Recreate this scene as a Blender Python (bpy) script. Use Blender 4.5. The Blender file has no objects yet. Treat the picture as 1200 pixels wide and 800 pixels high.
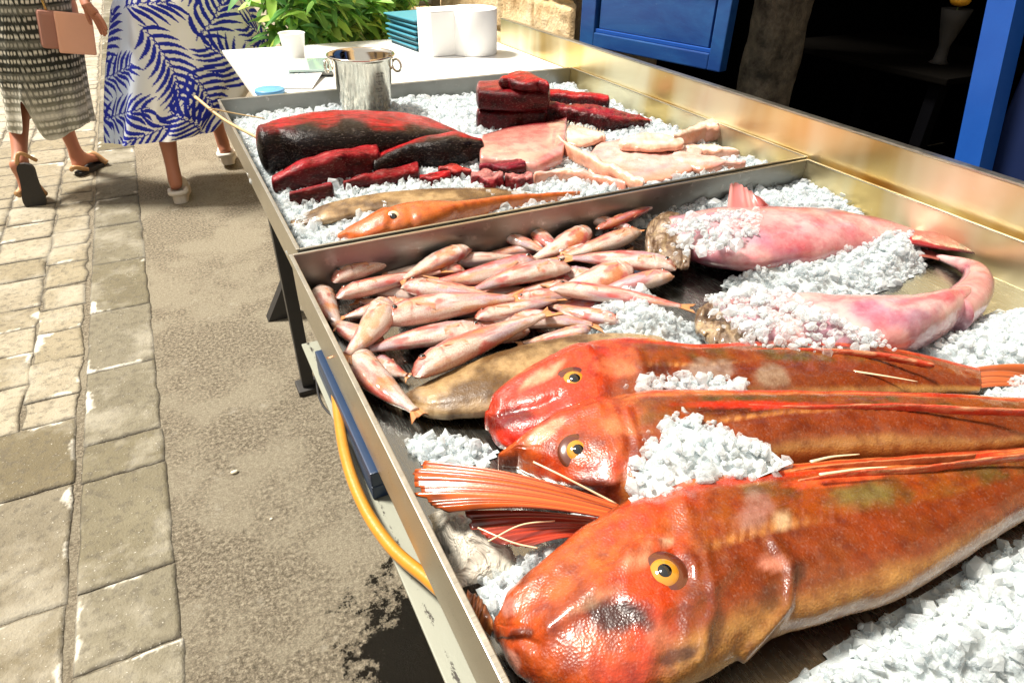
import bpy, bmesh, math, random
import numpy as np
from mathutils import Vector, Matrix
rnd = random.Random(7)
rs = np.random.RandomState(11)
scene = bpy.context.scene
COL = scene.collection
PI = math.pi
ZF, ZR, CH = 0.72, 0.80, 1.30          # tray floor, tray rim, camera height

# ------------------------------------------------------------------ camera
v1 = np.array((128-600, -125-400), float); v2 = np.array((2390-600, -80-400), float)
FL = math.sqrt(-(v1@v2))
_Y = np.array([v1[0], v1[1], FL]); _Y /= np.linalg.norm(_Y)
_X = np.array([v2[0], v2[1], FL]); _X /= np.linalg.norm(_X)
R = np.stack([_X, _Y, np.cross(_X, _Y)], 1)
CAM = np.array([0, 0, CH])
cd = bpy.data.cameras.new('camera'); cam = bpy.data.objects.new('camera', cd); COL.objects.link(cam)
cd.sensor_width = 36; cd.lens = FL/1200*36; cd.clip_end = 500; cd.clip_start = 0.02
cam.matrix_world = Matrix(((R[0,0], -R[1,0], -R[2,0], 0), (R[0,1], -R[1,1], -R[2,1], 0), (R[0,2], -R[1,2], -R[2,2], CH), (0,0,0,1)))
scene.camera = cam
def ray(px, py): return R.T @ np.array([px-600, py-400, FL])
def P(px, py, z): d = ray(px, py); return CAM + d*((z-CH)/d[2])
def PY(px, py, y): d = ray(px, py); return CAM + d*(y/d[1])
def PX(px, py, x): d = ray(px, py); return CAM + d*(x/d[0])
def depth(p): return float((R @ (np.array(p)-CAM))[2])

# ------------------------------------------------------------------ noise
def _h(i, j, k, s):
    n = (i*374761393 + j*668265263 + k*2147483647 + s*974711) & 0xffffffff
    n = ((n ^ (n >> 13))*1274126177) & 0xffffffff
    n = ((n ^ (n >> 15))*2246822519) & 0xffffffff
    return ((n ^ (n >> 16)) & 0xffff)/65535.0
def vnoise(p, sc=1.0, seed=0):
    q = np.asarray(p, float)*sc + 1000.0
    if q.ndim == 1: q = q[None]
    i = np.floor(q).astype(np.int64); f = q-i; f = f*f*(3-2*f)
    r = 0
    for a in (0,1):
        for b in (0,1):
            for c in (0,1):
                w = (f[:,0] if a else 1-f[:,0])*(f[:,1] if b else 1-f[:,1])*(f[:,2] if c else 1-f[:,2])
                r = r + w*_h(i[:,0]+a, i[:,1]+b, i[:,2]+c, seed)
    return r*2-1
def fbm(p, sc=1.0, seed=0, o=3):
    return sum(vnoise(p, sc*2**k, seed+k)*0.5**k for k in range(o))/(2-0.5**(o-1))
def sstep(a, b, x): t = np.clip((x-a)/(b-a), 0, 1); return t*t*(3-2*t)
def mixc(c, d, t): t = np.asarray(t)[:,None]; return c*(1-t)+np.array(d)*t

# ------------------------------------------------------------------ objects
def tag(o, label=None, cat=None, group=None, kind=None):
    if label: o['label'] = label
    if cat: o['category'] = cat
    if group: o['group'] = group
    if kind: o['kind'] = kind
    return o
def empty(name, loc, label, cat, group=None, rz=0):
    o = bpy.data.objects.new(name, None); COL.objects.link(o); o.location = loc; o.rotation_euler = (0,0,rz)
    o.empty_display_size = 0.02
    return tag(o, label, cat, group)
def link(name, me, parent=None, mat=None, loc=None):
    o = bpy.data.objects.new(name, me); COL.objects.link(o)
    if mat: me.materials.clear(); me.materials.append(mat)
    if parent:
        o.parent = parent
        if loc is None: # geometry given in world space
            o.matrix_parent_inverse = parent_world(parent).inverted()
    if loc is not None: o.location = loc
    return o
def parent_world(p):
    m = Matrix.Translation(p.location) @ p.rotation_euler.to_matrix().to_4x4() @ Matrix.Diagonal((*p.scale, 1))
    if p.parent: m = parent_world(p.parent) @ p.matrix_parent_inverse @ m
    return m
def mesh(name, V, F, smooth=True, col=None, uv=None):
    V = np.asarray(V, np.float32); me = bpy.data.meshes.new(name)
    if isinstance(F, np.ndarray):
        k = F.shape[1]; me.vertices.add(len(V)); me.vertices.foreach_set('co', V.ravel())
        me.loops.add(F.size); me.loops.foreach_set('vertex_index', F.ravel().astype(np.int32))
        me.polygons.add(len(F)); me.polygons.foreach_set('loop_start', np.arange(0, F.size, k, dtype=np.int32))
        me.update(calc_edges=True); me.validate()
    else:
        me.from_pydata([tuple(map(float, v)) for v in V], [], [tuple(int(i) for i in f) for f in F]); me.update()
    me.polygons.foreach_set('use_smooth', np.full(len(me.polygons), bool(smooth)))
    if col is not None:
        a = me.color_attributes.new('Col', 'FLOAT_COLOR', 'POINT')
        c = np.ones((len(V), 4), np.float32); c[:,:3] = np.clip(col, 0, 1); a.data.foreach_set('color', c.ravel())
    if uv is not None:
        l = me.uv_layers.new(name='UV'); vi = np.zeros(len(me.loops), np.int32); me.loops.foreach_get('vertex_index', vi)
        l.data.foreach_set('uv', np.asarray(uv, np.float32)[vi].ravel())
    me.update(); return me
def gridF(n, m, wrap=False):
    i = np.arange(n-1)[:,None]; j = np.arange(m if wrap else m-1)[None]; j2 = (j+1) % m
    return np.stack([i*m+j, i*m+j2, (i+1)*m+j2, (i+1)*m+j], -1).reshape(-1, 4)
def bm_mesh(name, bm, bevel=0, smooth=False):
    if bevel: bmesh.ops.bevel(bm, geom=bm.edges[:], offset=bevel, segments=2, affect='EDGES', profile=0.6)
    me = bpy.data.meshes.new(name); bm.to_mesh(me); bm.free()
    for p in me.polygons: p.use_smooth = smooth
    return me
def add_box(bm, c0, c1, M=None):
    vs = [bm.verts.new((x, y, z)) for x in (c0[0], c1[0]) for y in (c0[1], c1[1]) for z in (c0[2], c1[2])]
    for f in ((0,1,3,2),(4,6,7,5),(0,4,5,1),(2,3,7,6),(0,2,6,4),(1,5,7,3)): bm.faces.new([vs[i] for i in f])
    if M is not None: bmesh.ops.transform(bm, matrix=M, verts=vs)
    return vs
def box_me(name, c0, c1, bevel=0.0, M=None):
    bm = bmesh.new(); add_box(bm, c0, c1, M); bmesh.ops.recalc_face_normals(bm, faces=bm.faces[:])
    return bm_mesh(name, bm, bevel)
def catmull(pts, n):
    p = np.asarray(pts, float); 
    if len(p) == 2: t = np.linspace(0,1,n)[:,None]; return p[0]*(1-t)+p[1]*t
    p = np.vstack([2*p[0]-p[1], p, 2*p[-1]-p[-2]]); m = len(p)-3
    t = np.linspace(0, m-1e-6, n); i = t.astype(int); f = (t-i)[:,None]
    a, b, c, d = p[i], p[i+1], p[i+2], p[i+3]
    return 0.5*((2*b)+(-a+c)*f+(2*a-5*b+4*c-d)*f*f+(-a+3*b-3*c+d)*f**3)
def tube(name, pts, r, n=60, m=14, col=None):
    C = catmull(pts, n); r = np.interp(np.linspace(0,1,n), np.linspace(0,1,len(np.atleast_1d(r))), np.atleast_1d(r)) if np.ndim(r) else np.full(n, r)
    T = np.gradient(C, axis=0); T /= np.linalg.norm(T, axis=1)[:,None]
    up = np.array([0,0,1.0]); V = []
    for c, t, rr in zip(C, T, r):
        s = np.cross(t, up); s = s/np.linalg.norm(s) if np.linalg.norm(s) > .05 else np.array([1.,0,0]); s -= t*(s@t); s /= np.linalg.norm(s); u = np.cross(s, t)
        th = np.arange(m)*2*PI/m; V.append(c+rr*(np.cos(th)[:,None]*s+np.sin(th)[:,None]*u))
    V = np.vstack(V); F = gridF(n, m, True).tolist(); F += [list(range(m))[::-1], list(range((n-1)*m, n*m))]
    return mesh(name, V, F)
def lathe(name, prof, m=48, c=(0,0,0)):
    V = []; 
    for r, z in prof:
        th = np.arange(m)*2*PI/m; V.append(np.stack([c[0]+r*np.cos(th), c[1]+r*np.sin(th), np.full(m, c[2]+z)], 1))
    return mesh(name, np.vstack(V), gridF(len(prof), m, True))
def sphere_me(name, c, r, seg=20, sc=(1,1,1)):
    bm = bmesh.new(); bmesh.ops.create_uvsphere(bm, u_segments=seg, v_segments=seg//2, radius=r)
    bmesh.ops.transform(bm, matrix=Matrix.Translation(Vector(c)) @ Matrix.Diagonal((*sc, 1)), verts=bm.verts[:])
    return bm_mesh(name, bm, smooth=True)

# ------------------------------------------------------------------ materials
class NT:
    def __init__(s, name):
        s.m = bpy.data.materials.new(name); s.m.use_nodes = True; s.t = s.m.node_tree; s.t.nodes.clear()
        s.out = s.t.nodes.new('ShaderNodeOutputMaterial'); s.b = s.t.nodes.new('ShaderNodeBsdfPrincipled'); s.t.links.new(s.b.outputs[0], s.out.inputs[0])
    def n(s, t, **k):
        o = s.t.nodes.new(t)
        for a, v in k.items(): setattr(o, a, v)
        return o
    def l(s, a, b): s.t.links.new(a, b)
    def coord(s, sc=(1,1,1), kind='Object', rot=(0,0,0)):
        c = s.n('ShaderNodeTexCoord'); m = s.n('ShaderNodeMapping'); m.inputs['Scale'].default_value = sc; m.inputs['Rotation'].default_value = rot
        s.l(c.outputs[kind], m.inputs['Vector']); return m.outputs[0]
    def noise(s, v, sc, det=4, rough=.55, dist=0):
        o = s.n('ShaderNodeTexNoise'); o.inputs['Scale'].default_value = sc; o.inputs['Detail'].default_value = det; o.inputs['Roughness'].default_value = rough; o.inputs['Distortion'].default_value = dist
        if v is not None: s.l(v, o.inputs['Vector'])
        return o.outputs[0]
    def voro(s, v, sc, feat='F1'):
        o = s.n('ShaderNodeTexVoronoi', feature=feat); o.inputs['Scale'].default_value = sc; s.l(v, o.inputs['Vector']); return o.outputs[0]
    def ramp(s, f, stops):
        o = s.n('ShaderNodeValToRGB'); e = o.color_ramp.elements
        while len(e) > 1: e.remove(e[-1])
        e[0].position = stops[0][0]; e[0].color = (*stops[0][1], 1) if len(np.atleast_1d(stops[0][1])) == 3 else (stops[0][1],)*3+(1,)
        for p, c in stops[1:]:
            k = e.new(p); k.color = (*c, 1) if np.ndim(c) else (c, c, c, 1)
        s.l(f, o.inputs[0]); return o.outputs[0]
    def mix(s, f, a, b, mode='MIX'):
        o = s.n('ShaderNodeMix', data_type='RGBA', blend_type=mode)
        for sock, v in ((o.inputs[0], f), (o.inputs[6], a), (o.inputs[7], b)):
            if isinstance(v, (int, float)): sock.default_value = v
            elif isinstance(v, tuple): sock.default_value = (*v, 1)
            else: s.l(v, sock)
        return o.outputs[2]
    def math(s, op, a, b=0.0):
        o = s.n('ShaderNodeMath', operation=op)
        for sock, v in ((o.inputs[0], a), (o.inputs[1], b)):
            if isinstance(v, (int, float)): sock.default_value = v
            else: s.l(v, sock)
        return o.outputs[0]
    def bump(s, h, st=.3, d=.002, nrm=None):
        o = s.n('ShaderNodeBump'); o.inputs['Strength'].default_value = st; o.inputs['Distance'].default_value = d; s.l(h, o.inputs['Height'])
        if nrm is not None: s.l(nrm, o.inputs['Normal'])
        s.l(o.outputs[0], s.b.inputs['Normal']); return o.outputs[0]
    def set(s, **k):
        nm = dict(rough='Roughness', metal='Metallic', coat='Coat Weight', coatr='Coat Roughness', trans='Transmission Weight', sss='Subsurface Weight', sssr='Subsurface Scale', ior='IOR', spec='Specular IOR Level', alpha='Alpha')
        for a, v in k.items():
            if a == 'col': i = s.b.inputs['Base Color']
            else: i = s.b.inputs[nm[a]]
            if isinstance(v, tuple): i.default_value = (*v, 1)
            elif isinstance(v, (int, float)): i.default_value = v
            else: s.l(v, i)
        return s.m
def plain(name, col, rough=.5, metal=0, var=.15, vsc=30, bump=0, bsc=80, **k):
    t = NT(name); v = t.coord(); n = t.noise(v, vsc, 5)
    c = t.mix(t.math('MULTIPLY', n, var*2), col, tuple(x*.55 for x in col))
    t.set(col=c, rough=rough, metal=metal, **k)
    if bump: t.bump(t.noise(v, bsc, 5), bump, .003)
    return t.m
def flesh(name, rough=.22, bump=.35, bsc=120, var=.35, vsc=45, coat=.6, spec=.45, stretch=(1,1,1), spark=0, sss=0.0, tint=(.5,.35,.3), dim=.6):
    t = NT(name); a = t.n('ShaderNodeAttribute', attribute_name='Col'); v = t.coord(stretch)
    n = t.noise(v, vsc, 6, .65); n2 = t.noise(v, vsc*5, 3)
    dark = t.mix(1.0, a.outputs[0], tint, 'MULTIPLY')
    c = t.mix(t.ramp(n, [(.42, 0.0), (.68, var*1.6)]), a.outputs[0], dark)
    c = t.mix(t.ramp(n2, [(.55, 0.0), (.75, var*.6)]), c, t.mix(.25, a.outputs[0], (1,.85,.7)))
    c = t.mix(1.0, c, (dim, dim*.97, dim*.97), 'MULTIPLY')
    t.set(col=c, coat=coat, coatr=.06, spec=spec)
    t.l(t.ramp(t.noise(v, vsc*2, 4), [(.3, rough*.6), (.75, rough*1.9)]), t.b.inputs['Roughness'])
    if sss: t.set(sss=sss, sssr=.01)
    b1 = t.bump(t.noise(v, bsc, 6, .7), bump, .002)
    if spark: t.bump(t.voro(t.coord(), 420), spark, .0008, b1)
    return t.m
M = {}
M['gurnard'] = flesh('gurnard_skin', .27, .3, 90, .5, 60, .55, spark=.4, tint=(.45,.25,.13), dim=.64)
M['mullet'] = flesh('mullet_skin', .16, .35, 140, .45, 110, 1.0, spark=.5, tint=(.7,.38,.32), dim=.66)
M['tuna'] = flesh('tuna_meat', .16, 1.0, 110, .7, 40, .0, .2, stretch=(.5,1.6,1.6), tint=(.25,.2,.25), dim=.75)
M['white'] = flesh('white_flesh', .18, .8, 70, .5, 40, .5, sss=.0, tint=(.9,.62,.5), dim=.78)
M['monk'] = flesh('monk_flesh', .16, .7, 60, .5, 30, .8, tint=(.85,.35,.42), dim=.8)
M['shell'] = flesh('rough_skin', .3, 1.0, 160, .7, 90, .6, tint=(.3,.2,.12))
M['sole'] = flesh('sole_skin', .33, .35, 160, .5, 90, .35, spark=.25, tint=(.5,.42,.3))
def fin_mat(name):
    t = NT(name); a = t.n('ShaderNodeAttribute', attribute_name='Col'); t.set(col=t.mix(1.0, a.outputs[0], (.72,.62,.55), 'MULTIPLY'), rough=.3, coat=.5, spec=.5)
    t.bump(t.noise(t.coord(), 300, 3), .2, .001); return t.m
M['fin'] = fin_mat('fin_membrane')
def vcol(name, rough=.8, bsc=600, b=.2):
    t = NT(name); a = t.n('ShaderNodeAttribute', attribute_name='Col'); t.set(col=a.outputs[0], rough=rough); t.bump(t.noise(t.coord(), bsc, 2), b, .001); return t.m
M['cloth'] = vcol('dress_cloth')
# stainless steel, brushed
def steel(name, col=(.62,.58,.5), rough=.28, br=(2,60,60), st=.08, smudge=.35):
    t = NT(name); v = t.coord(br); n = t.noise(v, 12, 4)
    w = t.noise(t.coord(), 5, 4, .6); w2 = t.noise(t.coord(), 38, 5, .7)
    c = t.mix(t.ramp(w, [(.35, 0.0), (.7, smudge)]), col, tuple(x*.6 for x in col))
    c = t.mix(t.ramp(w2, [(.6, 0.0), (.72, smudge*.8)]), c, (.75,.73,.68))
    t.set(col=c, metal=1.0); t.l(t.ramp(t.math('ADD', t.math('MULTIPLY', n, .6), t.math('MULTIPLY', w2, .4)), [(.3, rough*.65), (.7, rough*1.4)]), t.b.inputs['Roughness'])
    t.bump(n, st, .001); return t.m
M['steel'] = steel('brushed_steel', (.58,.54,.45), .34)
M['steel_floor'] = steel('tray_floor_steel', (.34,.34,.31), .25, (30,2,30), .12, .5)
def rail_mat():
    t = NT('satin_rail_steel'); v = t.coord((.3,3.2,.8), rot=(.5,0,0)); n = t.noise(v, 1.3, 3, .5, .6); f = t.noise(t.coord((3,80,3)), 9, 3); sp = t.noise(t.coord(), 70, 5, .8)
    c = t.mix(t.ramp(n, [(.38, 0.0), (.5, .6), (.58, 1.0)]), (.82,.60,.24), (1,.93,.66)); c = t.mix(t.ramp(sp, [(.64, 0.0), (.7, .5)]), c, (.95,.93,.85))  # gold and pale bands paint reflections into the steel colour
    t.set(col=c, metal=1.0, rough=.36); t.l(t.ramp(n, [(.35, .30), (.65, .46)]), t.b.inputs['Roughness']); t.bump(f, .05, .001); return t.m
M['steel_gold'] = rail_mat()
M['steel_dark'] = steel('grey_steel', (.25,.25,.235), .36, (2,40,40), .1, .4)
M['bucket'] = steel('bucket_steel', (.7,.64,.54), .13, (1,1,40), .04, .15)
M['black'] = plain('black_painted_steel', (.02,.02,.022), .45, var=.5, bump=.2)
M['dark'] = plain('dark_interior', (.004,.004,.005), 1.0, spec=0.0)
M['white_pl'] = plain('white_plastic', (.8,.8,.78), .4, var=.08)
M['paper'] = plain('white_paper', (.92,.92,.9), .85, var=.05, bump=.3, bsc=250)
M['blue_tarp'] = plain('navy_plastic', (.012,.035,.09), .4, var=.4)
M['teal'] = plain('teal_plastic', (.07,.3,.4), .35, var=.15)
M['teal_dark'] = plain('teal_rim', (.03,.13,.18), .4, var=.2)
M['hose'] = plain('amber_hose', (.58,.25,.025), .35, var=.35, vsc=60, bump=.15, bsc=200, coat=.3)
M['skin'] = plain('skin', (.5,.2,.12), .5, var=.2, vsc=20, bump=.1, bsc=200)
M['hair'] = plain('hair', (.12,.06,.03), .5, var=.4)
M['tan'] = plain('tan_leather', (.5,.28,.12), .5, var=.2)
M['peach'] = plain('peach_leather', (.85,.46,.32), .42, var=.08, bump=.1, bsc=300)
M['peach_dk'] = plain('dusty_rose_leather', (.42,.2,.15), .5, var=.15)
M['rubber'] = plain('black_rubber', (.025,.022,.02), .65, var=.4, bump=.3)
M['shoe_w'] = plain('white_shoe', (.72,.66,.58), .6, var=.2)
M['gold'] = plain('gold_metal', (.8,.55,.2), .25, metal=1)
M['wood'] = plain('bamboo', (.6,.42,.2), .5, var=.4, vsc=60)
M['leaf'] = None
def ground_mat():
    t = NT('worn_concrete'); v = t.coord()
    n1 = t.noise(v, 2.6, 7, .7); n2 = t.noise(v, 95, 9, .85); n3 = t.noise(v, 260, 5, .75); sp = t.voro(v, 90)
    c = t.ramp(n2, [(.41, (.10,.08,.05)), (.5, (.31,.26,.18)), (.58, (.62,.54,.40))])
    c = t.mix(t.ramp(n1, [(.46, 0.0), (.56, .8)]), c, t.mix(n2, (.2,.165,.11), (.72,.64,.47)))
    c = t.mix(t.ramp(n3, [(.42, .45), (.55, 0.0)]), c, (.11,.085,.055))
    c = t.mix(t.ramp(t.noise(v, 9, 5, .8), [(.6, 0.0), (.68, .5)]), c, (.55,.5,.4))
    # wet dirt beside the counter foot
    sx = t.n('ShaderNodeSeparateXYZ'); t.l(t.n('ShaderNodeTexCoord').outputs['Object'], sx.inputs[0])
    dx = t.math('MULTIPLY', t.math('SUBTRACT', sx.outputs[0], .20), 5.6); dy = t.math('MULTIPLY', t.math('SUBTRACT', sx.outputs[1], .74), 3.6)
    dd = t.math('SQRT', t.math('ADD', t.math('MULTIPLY', dx, dx), t.math('MULTIPLY', dy, dy)))
    wet = t.ramp(t.math('ADD', dd, t.math('MULTIPLY', t.math('SUBTRACT', t.noise(v, 13, 8, .8), .5), 3.6)), [(.62, 1.0), (.8, 0.0)])
    c = t.mix(wet, c, t.ramp(n3, [(.4, (.004,.004,.003)), (.7, (.02,.017,.012))]))
    t.set(col=c); r = t.mix(wet, t.ramp(n2, [(.3, .75), (.7, .95)]), (.05,.05,.05)); t.l(r, t.b.inputs['Roughness'])
    h = t.math('ADD', t.math('MULTIPLY', n2, 1.0), t.math('MULTIPLY', n3, .6)); t.bump(h, 1.0, .014); return t.m
M['ground'] = ground_mat()
def slab_mat():
    t = NT('paving_stone'); v = t.coord(); a = t.n('ShaderNodeAttribute', attribute_name='Col')
    n1 = t.noise(v, 5, 6, .65); n2 = t.noise(v, 45, 6, .75); n3 = t.noise(v, 160, 3)
    c = t.mix(t.ramp(n1, [(.35, 0.0), (.65, .55)]), a.outputs[0], t.mix(1.0, a.outputs[0], (.65,.62,.55), 'MULTIPLY'))
    c = t.mix(t.ramp(n2, [(.5, 0.0), (.62, .6)]), c, (.07,.058,.04)); c = t.mix(t.ramp(t.noise(v, 3, 5, .7), [(.5, 0.0), (.62, .35)]), c, (.45,.42,.34))
    c = t.mix(t.ramp(n3, [(.66, 0.0), (.74, .8)]), c, (.6,.57,.5))
    t.set(col=c, rough=.72, spec=.4); t.bump(t.math('ADD', n2, t.math('ADD', n3, t.math('MULTIPLY', n1, 1.0))), .6, .005); return t.m
M['slab'] = slab_mat()
def stone_mat():
    t = NT('hewn_limestone'); v = t.coord(); n = t.noise(v, 9, 6, .65); n2 = t.noise(v, 60, 5, .7)
    c = t.ramp(n, [(.3, (.5,.31,.14)), (.5, (.78,.57,.32)), (.7, (.85,.7,.48))]); c = t.mix(t.ramp(n2, [(.5, 0.0), (.75, .5)]), c, (.3,.19,.1))
    t.set(col=c, rough=.9); t.bump(t.math('ADD', n, n2), .9, .012); return t.m
M['stone'] = stone_mat()
def blue_mat():
    t = NT('weathered_blue_paint'); v = t.coord((1,.25,1)); n = t.noise(v, 9, 6, .7, .5); n2 = t.noise(t.coord((1,.12,1.5)), 40, 6, .8)
    c = t.mix(t.ramp(n, [(.4, 0.0), (.7, .75)]), (.006,.045,.20), (.02,.12,.33)); c = t.mix(t.ramp(n2, [(.62, 0.0), (.75, .6)]), c, (.16,.28,.4))
    t.set(col=c, rough=.45); t.bump(n2, .3, .002); return t.m
M['blue'] = blue_mat()
def blue2():
    t = NT('blue_frame_paint'); v = t.coord(); n = t.noise(v, 14, 5, .7); t.set(col=t.mix(n, (.004,.055,.30), (.010,.09,.40)), rough=.45); t.bump(n, .2, .002); return t.m
M['blue2'] = blue2()
def ice_mat():
    t = NT('crushed_ice'); v = t.coord(); n = t.noise(v, 220, 3); isl = t.n('ShaderNodeNewGeometry').outputs['Random Per Island']
    c = t.mix(isl, (.60,.635,.635), (.90,.92,.92)); t.set(col=c, rough=.07, spec=.6, coat=.8, coatr=.03); nb = t.bump(n, .5, .003)
    tl = t.n('ShaderNodeBsdfTranslucent'); tl.inputs[0].default_value = (.95,.98,1,1); m1 = t.n('ShaderNodeMixShader'); m1.inputs[0].default_value = .4
    tp_ = t.n('ShaderNodeBsdfTransparent'); tp_.inputs[0].default_value = (.96,.98,.99,1); lw = t.n('ShaderNodeLayerWeight'); lw.inputs[0].default_value = .35
    k = t.math('MULTIPLY', t.math('SUBTRACT', 1.0, lw.outputs['Facing']), t.ramp(isl, [(.05, .2), (.75, .92)])); m2 = t.n('ShaderNodeMixShader')
    t.l(t.b.outputs[0], m1.inputs[1]); t.l(tl.outputs[0], m1.inputs[2]); t.l(k, m2.inputs[0]); t.l(m1.outputs[0], m2.inputs[1]); t.l(tp_.outputs[0], m2.inputs[2]); t.l(m2.outputs[0], t.out.inputs[0]); return t.m
M['ice'] = ice_mat()
M['ice_bed'] = plain('ice_slush', (.62,.68,.69), .12, var=.5, vsc=90, bump=.9, bsc=130)
def leaf_mat():
    t = NT('leaf_green'); a = t.n('ShaderNodeAttribute', attribute_name='Col'); t.set(col=a.outputs[0], rough=.45, spec=.4)
    tr = t.n('ShaderNodeBsdfTranslucent'); t.l(a.outputs[0], tr.inputs[0]); mx = t.n('ShaderNodeMixShader'); mx.inputs[0].default_value = .35
    t.l(t.b.outputs[0], mx.inputs[1]); t.l(tr.outputs[0], mx.inputs[2]); t.l(mx.outputs[0], t.out.inputs[0]); return t.m
M['leaf'] = leaf_mat()
def glossy_eye(name, c, r=.08): t = NT(name); t.set(col=c, rough=r, coat=1.0, coatr=.02); return t.m
M['eye_black'] = glossy_eye('eye_black', (.004,.004,.004)); M['eye_gold'] = glossy_eye('eye_gold', (.45,.19,.015)); M['eye_ring'] = glossy_eye('eye_ring', (.09,.02,.008), .2)
M['eye_amber'] = glossy_eye('eye_amber', (.40,.10,.05)); M['eye_white'] = glossy_eye('eye_cream', (.7,.55,.35))
def film():
    t = NT('clear_film'); v = t.coord(); n = t.noise(v, 22, 4, .6, 1.5)
    t.set(col=(.95,.88,.74), rough=.12, trans=.45, ior=1.2, coat=.8); t.bump(n, 1.0, .02); return t.m
M['film'] = film()

# ------------------------------------------------------------------ loft: a body given by its far and near outline on the tray
def loft(name, pairs, b, zbase, mat, parent=None, n=60, m=36, exp=2.0, colf=None, disp=None, cap=(1,1), seed=0, nse=0.0, nsc=25, flat=False, zs=None, link_it=True):
    pr = catmull([(*p[0], *p[1]) for p in pairs], n)
    u = np.linspace(0, 1, n); bb = np.interp(u, np.linspace(0,1,len(np.atleast_1d(b))), np.atleast_1d(b)) if np.ndim(b) else np.full(n, float(b))
    zb = np.interp(u, np.linspace(0,1,len(np.atleast_1d(zbase))), np.atleast_1d(zbase)) if np.ndim(zbase) else np.full(n, float(zbase))
    zc = zb+bb
    A = np.array([P(p[0], p[1], z) for p, z in zip(pr, zc)]); B = np.array([P(p[2], p[3], z) for p, z in zip(pr, zc)])
    C = (A+B)/2; a0 = np.linalg.norm(A-B, axis=1)/2; N = (A-B)/(2*a0[:,None]+1e-9)
    d = C-CAM; cot = np.abs((d*N).sum(1))/np.abs(d[:,2]); a = np.sqrt(np.maximum(a0**2-(bb*cot)**2, (.3*a0)**2))
    T = np.gradient(C, axis=0); T /= np.linalg.norm(T, axis=1)[:,None]+1e-9
    # rounded ends
    K = 7; Cs, as_, bs, Ns, us, zo = [], [], [], [], [], []
    if cap[0]:
        for k in range(K):
            ph = PI/2*(1-k/K); L = min(a[0], bb[0])*cap[0]; Cs.append(C[0]-T[0]*L*math.sin(ph)); s = max(math.cos(ph), .02); as_.append(a[0]*s); bs.append(bb[0]*s); Ns.append(N[0]); us.append(0)
    for i in range(n): Cs.append(C[i]); as_.append(a[i]); bs.append(bb[i]); Ns.append(N[i]); us.append(u[i])
    if cap[1]:
        for k in range(K):
            ph = PI/2*((k+1)/K); L = min(a[-1], bb[-1])*cap[1]; Cs.append(C[-1]+T[-1]*L*math.sin(ph)); s = max(math.cos(ph), .02); as_.append(a[-1]*s); bs.append(bb[-1]*s); Ns.append(N[-1]); us.append(1)
    Cs, as_, bs, Ns, us = map(np.array, (Cs, as_, bs, Ns, us)); nn = len(Cs)
    th = np.arange(m)*2*PI/m; c, s = np.cos(th), np.sin(th)
    ce = np.sign(c)*np.abs(c)**(2/exp); se = np.sign(s)*np.abs(s)**(2/exp)
    rad = ce[None,:,None]*as_[:,None,None]*Ns[:,None,:] + se[None,:,None]*bs[:,None,None]*np.array([0,0,1.0])
    V = Cs[:,None,:]+rad; V = V.reshape(-1,3)
    U = np.repeat(us, m); CC = np.tile(ce, nn); SS = np.tile(se, nn)
    dirn = rad.reshape(-1,3); ln = np.linalg.norm(dirn, axis=1)[:,None]+1e-9; dirn = dirn/ln
    off = np.zeros(len(V))
    if nse: off += fbm(V, nsc, seed, 4)*nse
    if disp is not None: off += disp(U, CC, SS, V)
    off *= np.clip(ln[:,0]/.012, 0, 1)
    V = V+dirn*off[:,None]
    F = gridF(nn, m, True).tolist(); F += [list(range(m)), list(range((nn-1)*m, nn*m))[::-1]]
    F = [f[::-1] for f in F]
    col = colf(U, CC, SS, V) if colf is not None else None
    me = mesh(name, V, F, not flat, col)
    frame = dict(C=C, a=a, b=bb, N=N, T=T, u=u, pr=pr)
    if not link_it: return me, frame
    o = link(name, me, parent, mat); return o, frame
def top_z(fr, px, py):   # point on the upper surface of a loft under pixel px,py (iterated)
    z = fr['C'][:,2].max()
    for _ in range(8):
        p = P(px, py, z); i = int(np.argmin(np.linalg.norm((fr['C']-p)[:,:2], axis=1)))
        q = float((p-fr['C'][i])@fr['N'][i])/max(fr['a'][i], 1e-6); z = fr['C'][i][2]+fr['b'][i]*math.sqrt(max(1-min(q*q, .98), .02))
    p = P(px, py, z); nrm = q*fr['N'][i]/fr['a'][i]+np.array([0,0,1.0])*math.sqrt(max(1-min(q*q,.98),.02))/fr['b'][i]
    return p, nrm/np.linalg.norm(nrm), i
def disc_dome(name, r, h, m=28, k=7):
    V = []; 
    for i in range(k):
        ph = PI/2*i/(k-1); V.append(np.stack([r*math.cos(ph)*np.cos(np.arange(m)*2*PI/m), r*math.cos(ph)*np.sin(np.arange(m)*2*PI/m), np.full(m, h*math.sin(ph))], 1))
    return np.vstack(V), gridF(k, m, True)
def place(name, VF, p, nrm, mat, parent):
    V, F = VF; z = Vector(nrm); q = z.to_track_quat('Z', 'Y'); Mx = Matrix.Translation(Vector(p)) @ q.to_matrix().to_4x4()
    V = (np.array(Mx)[:3,:3] @ V.T).T + np.array(p)
    return link(name, mesh(name, V, F), parent, mat)
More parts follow.
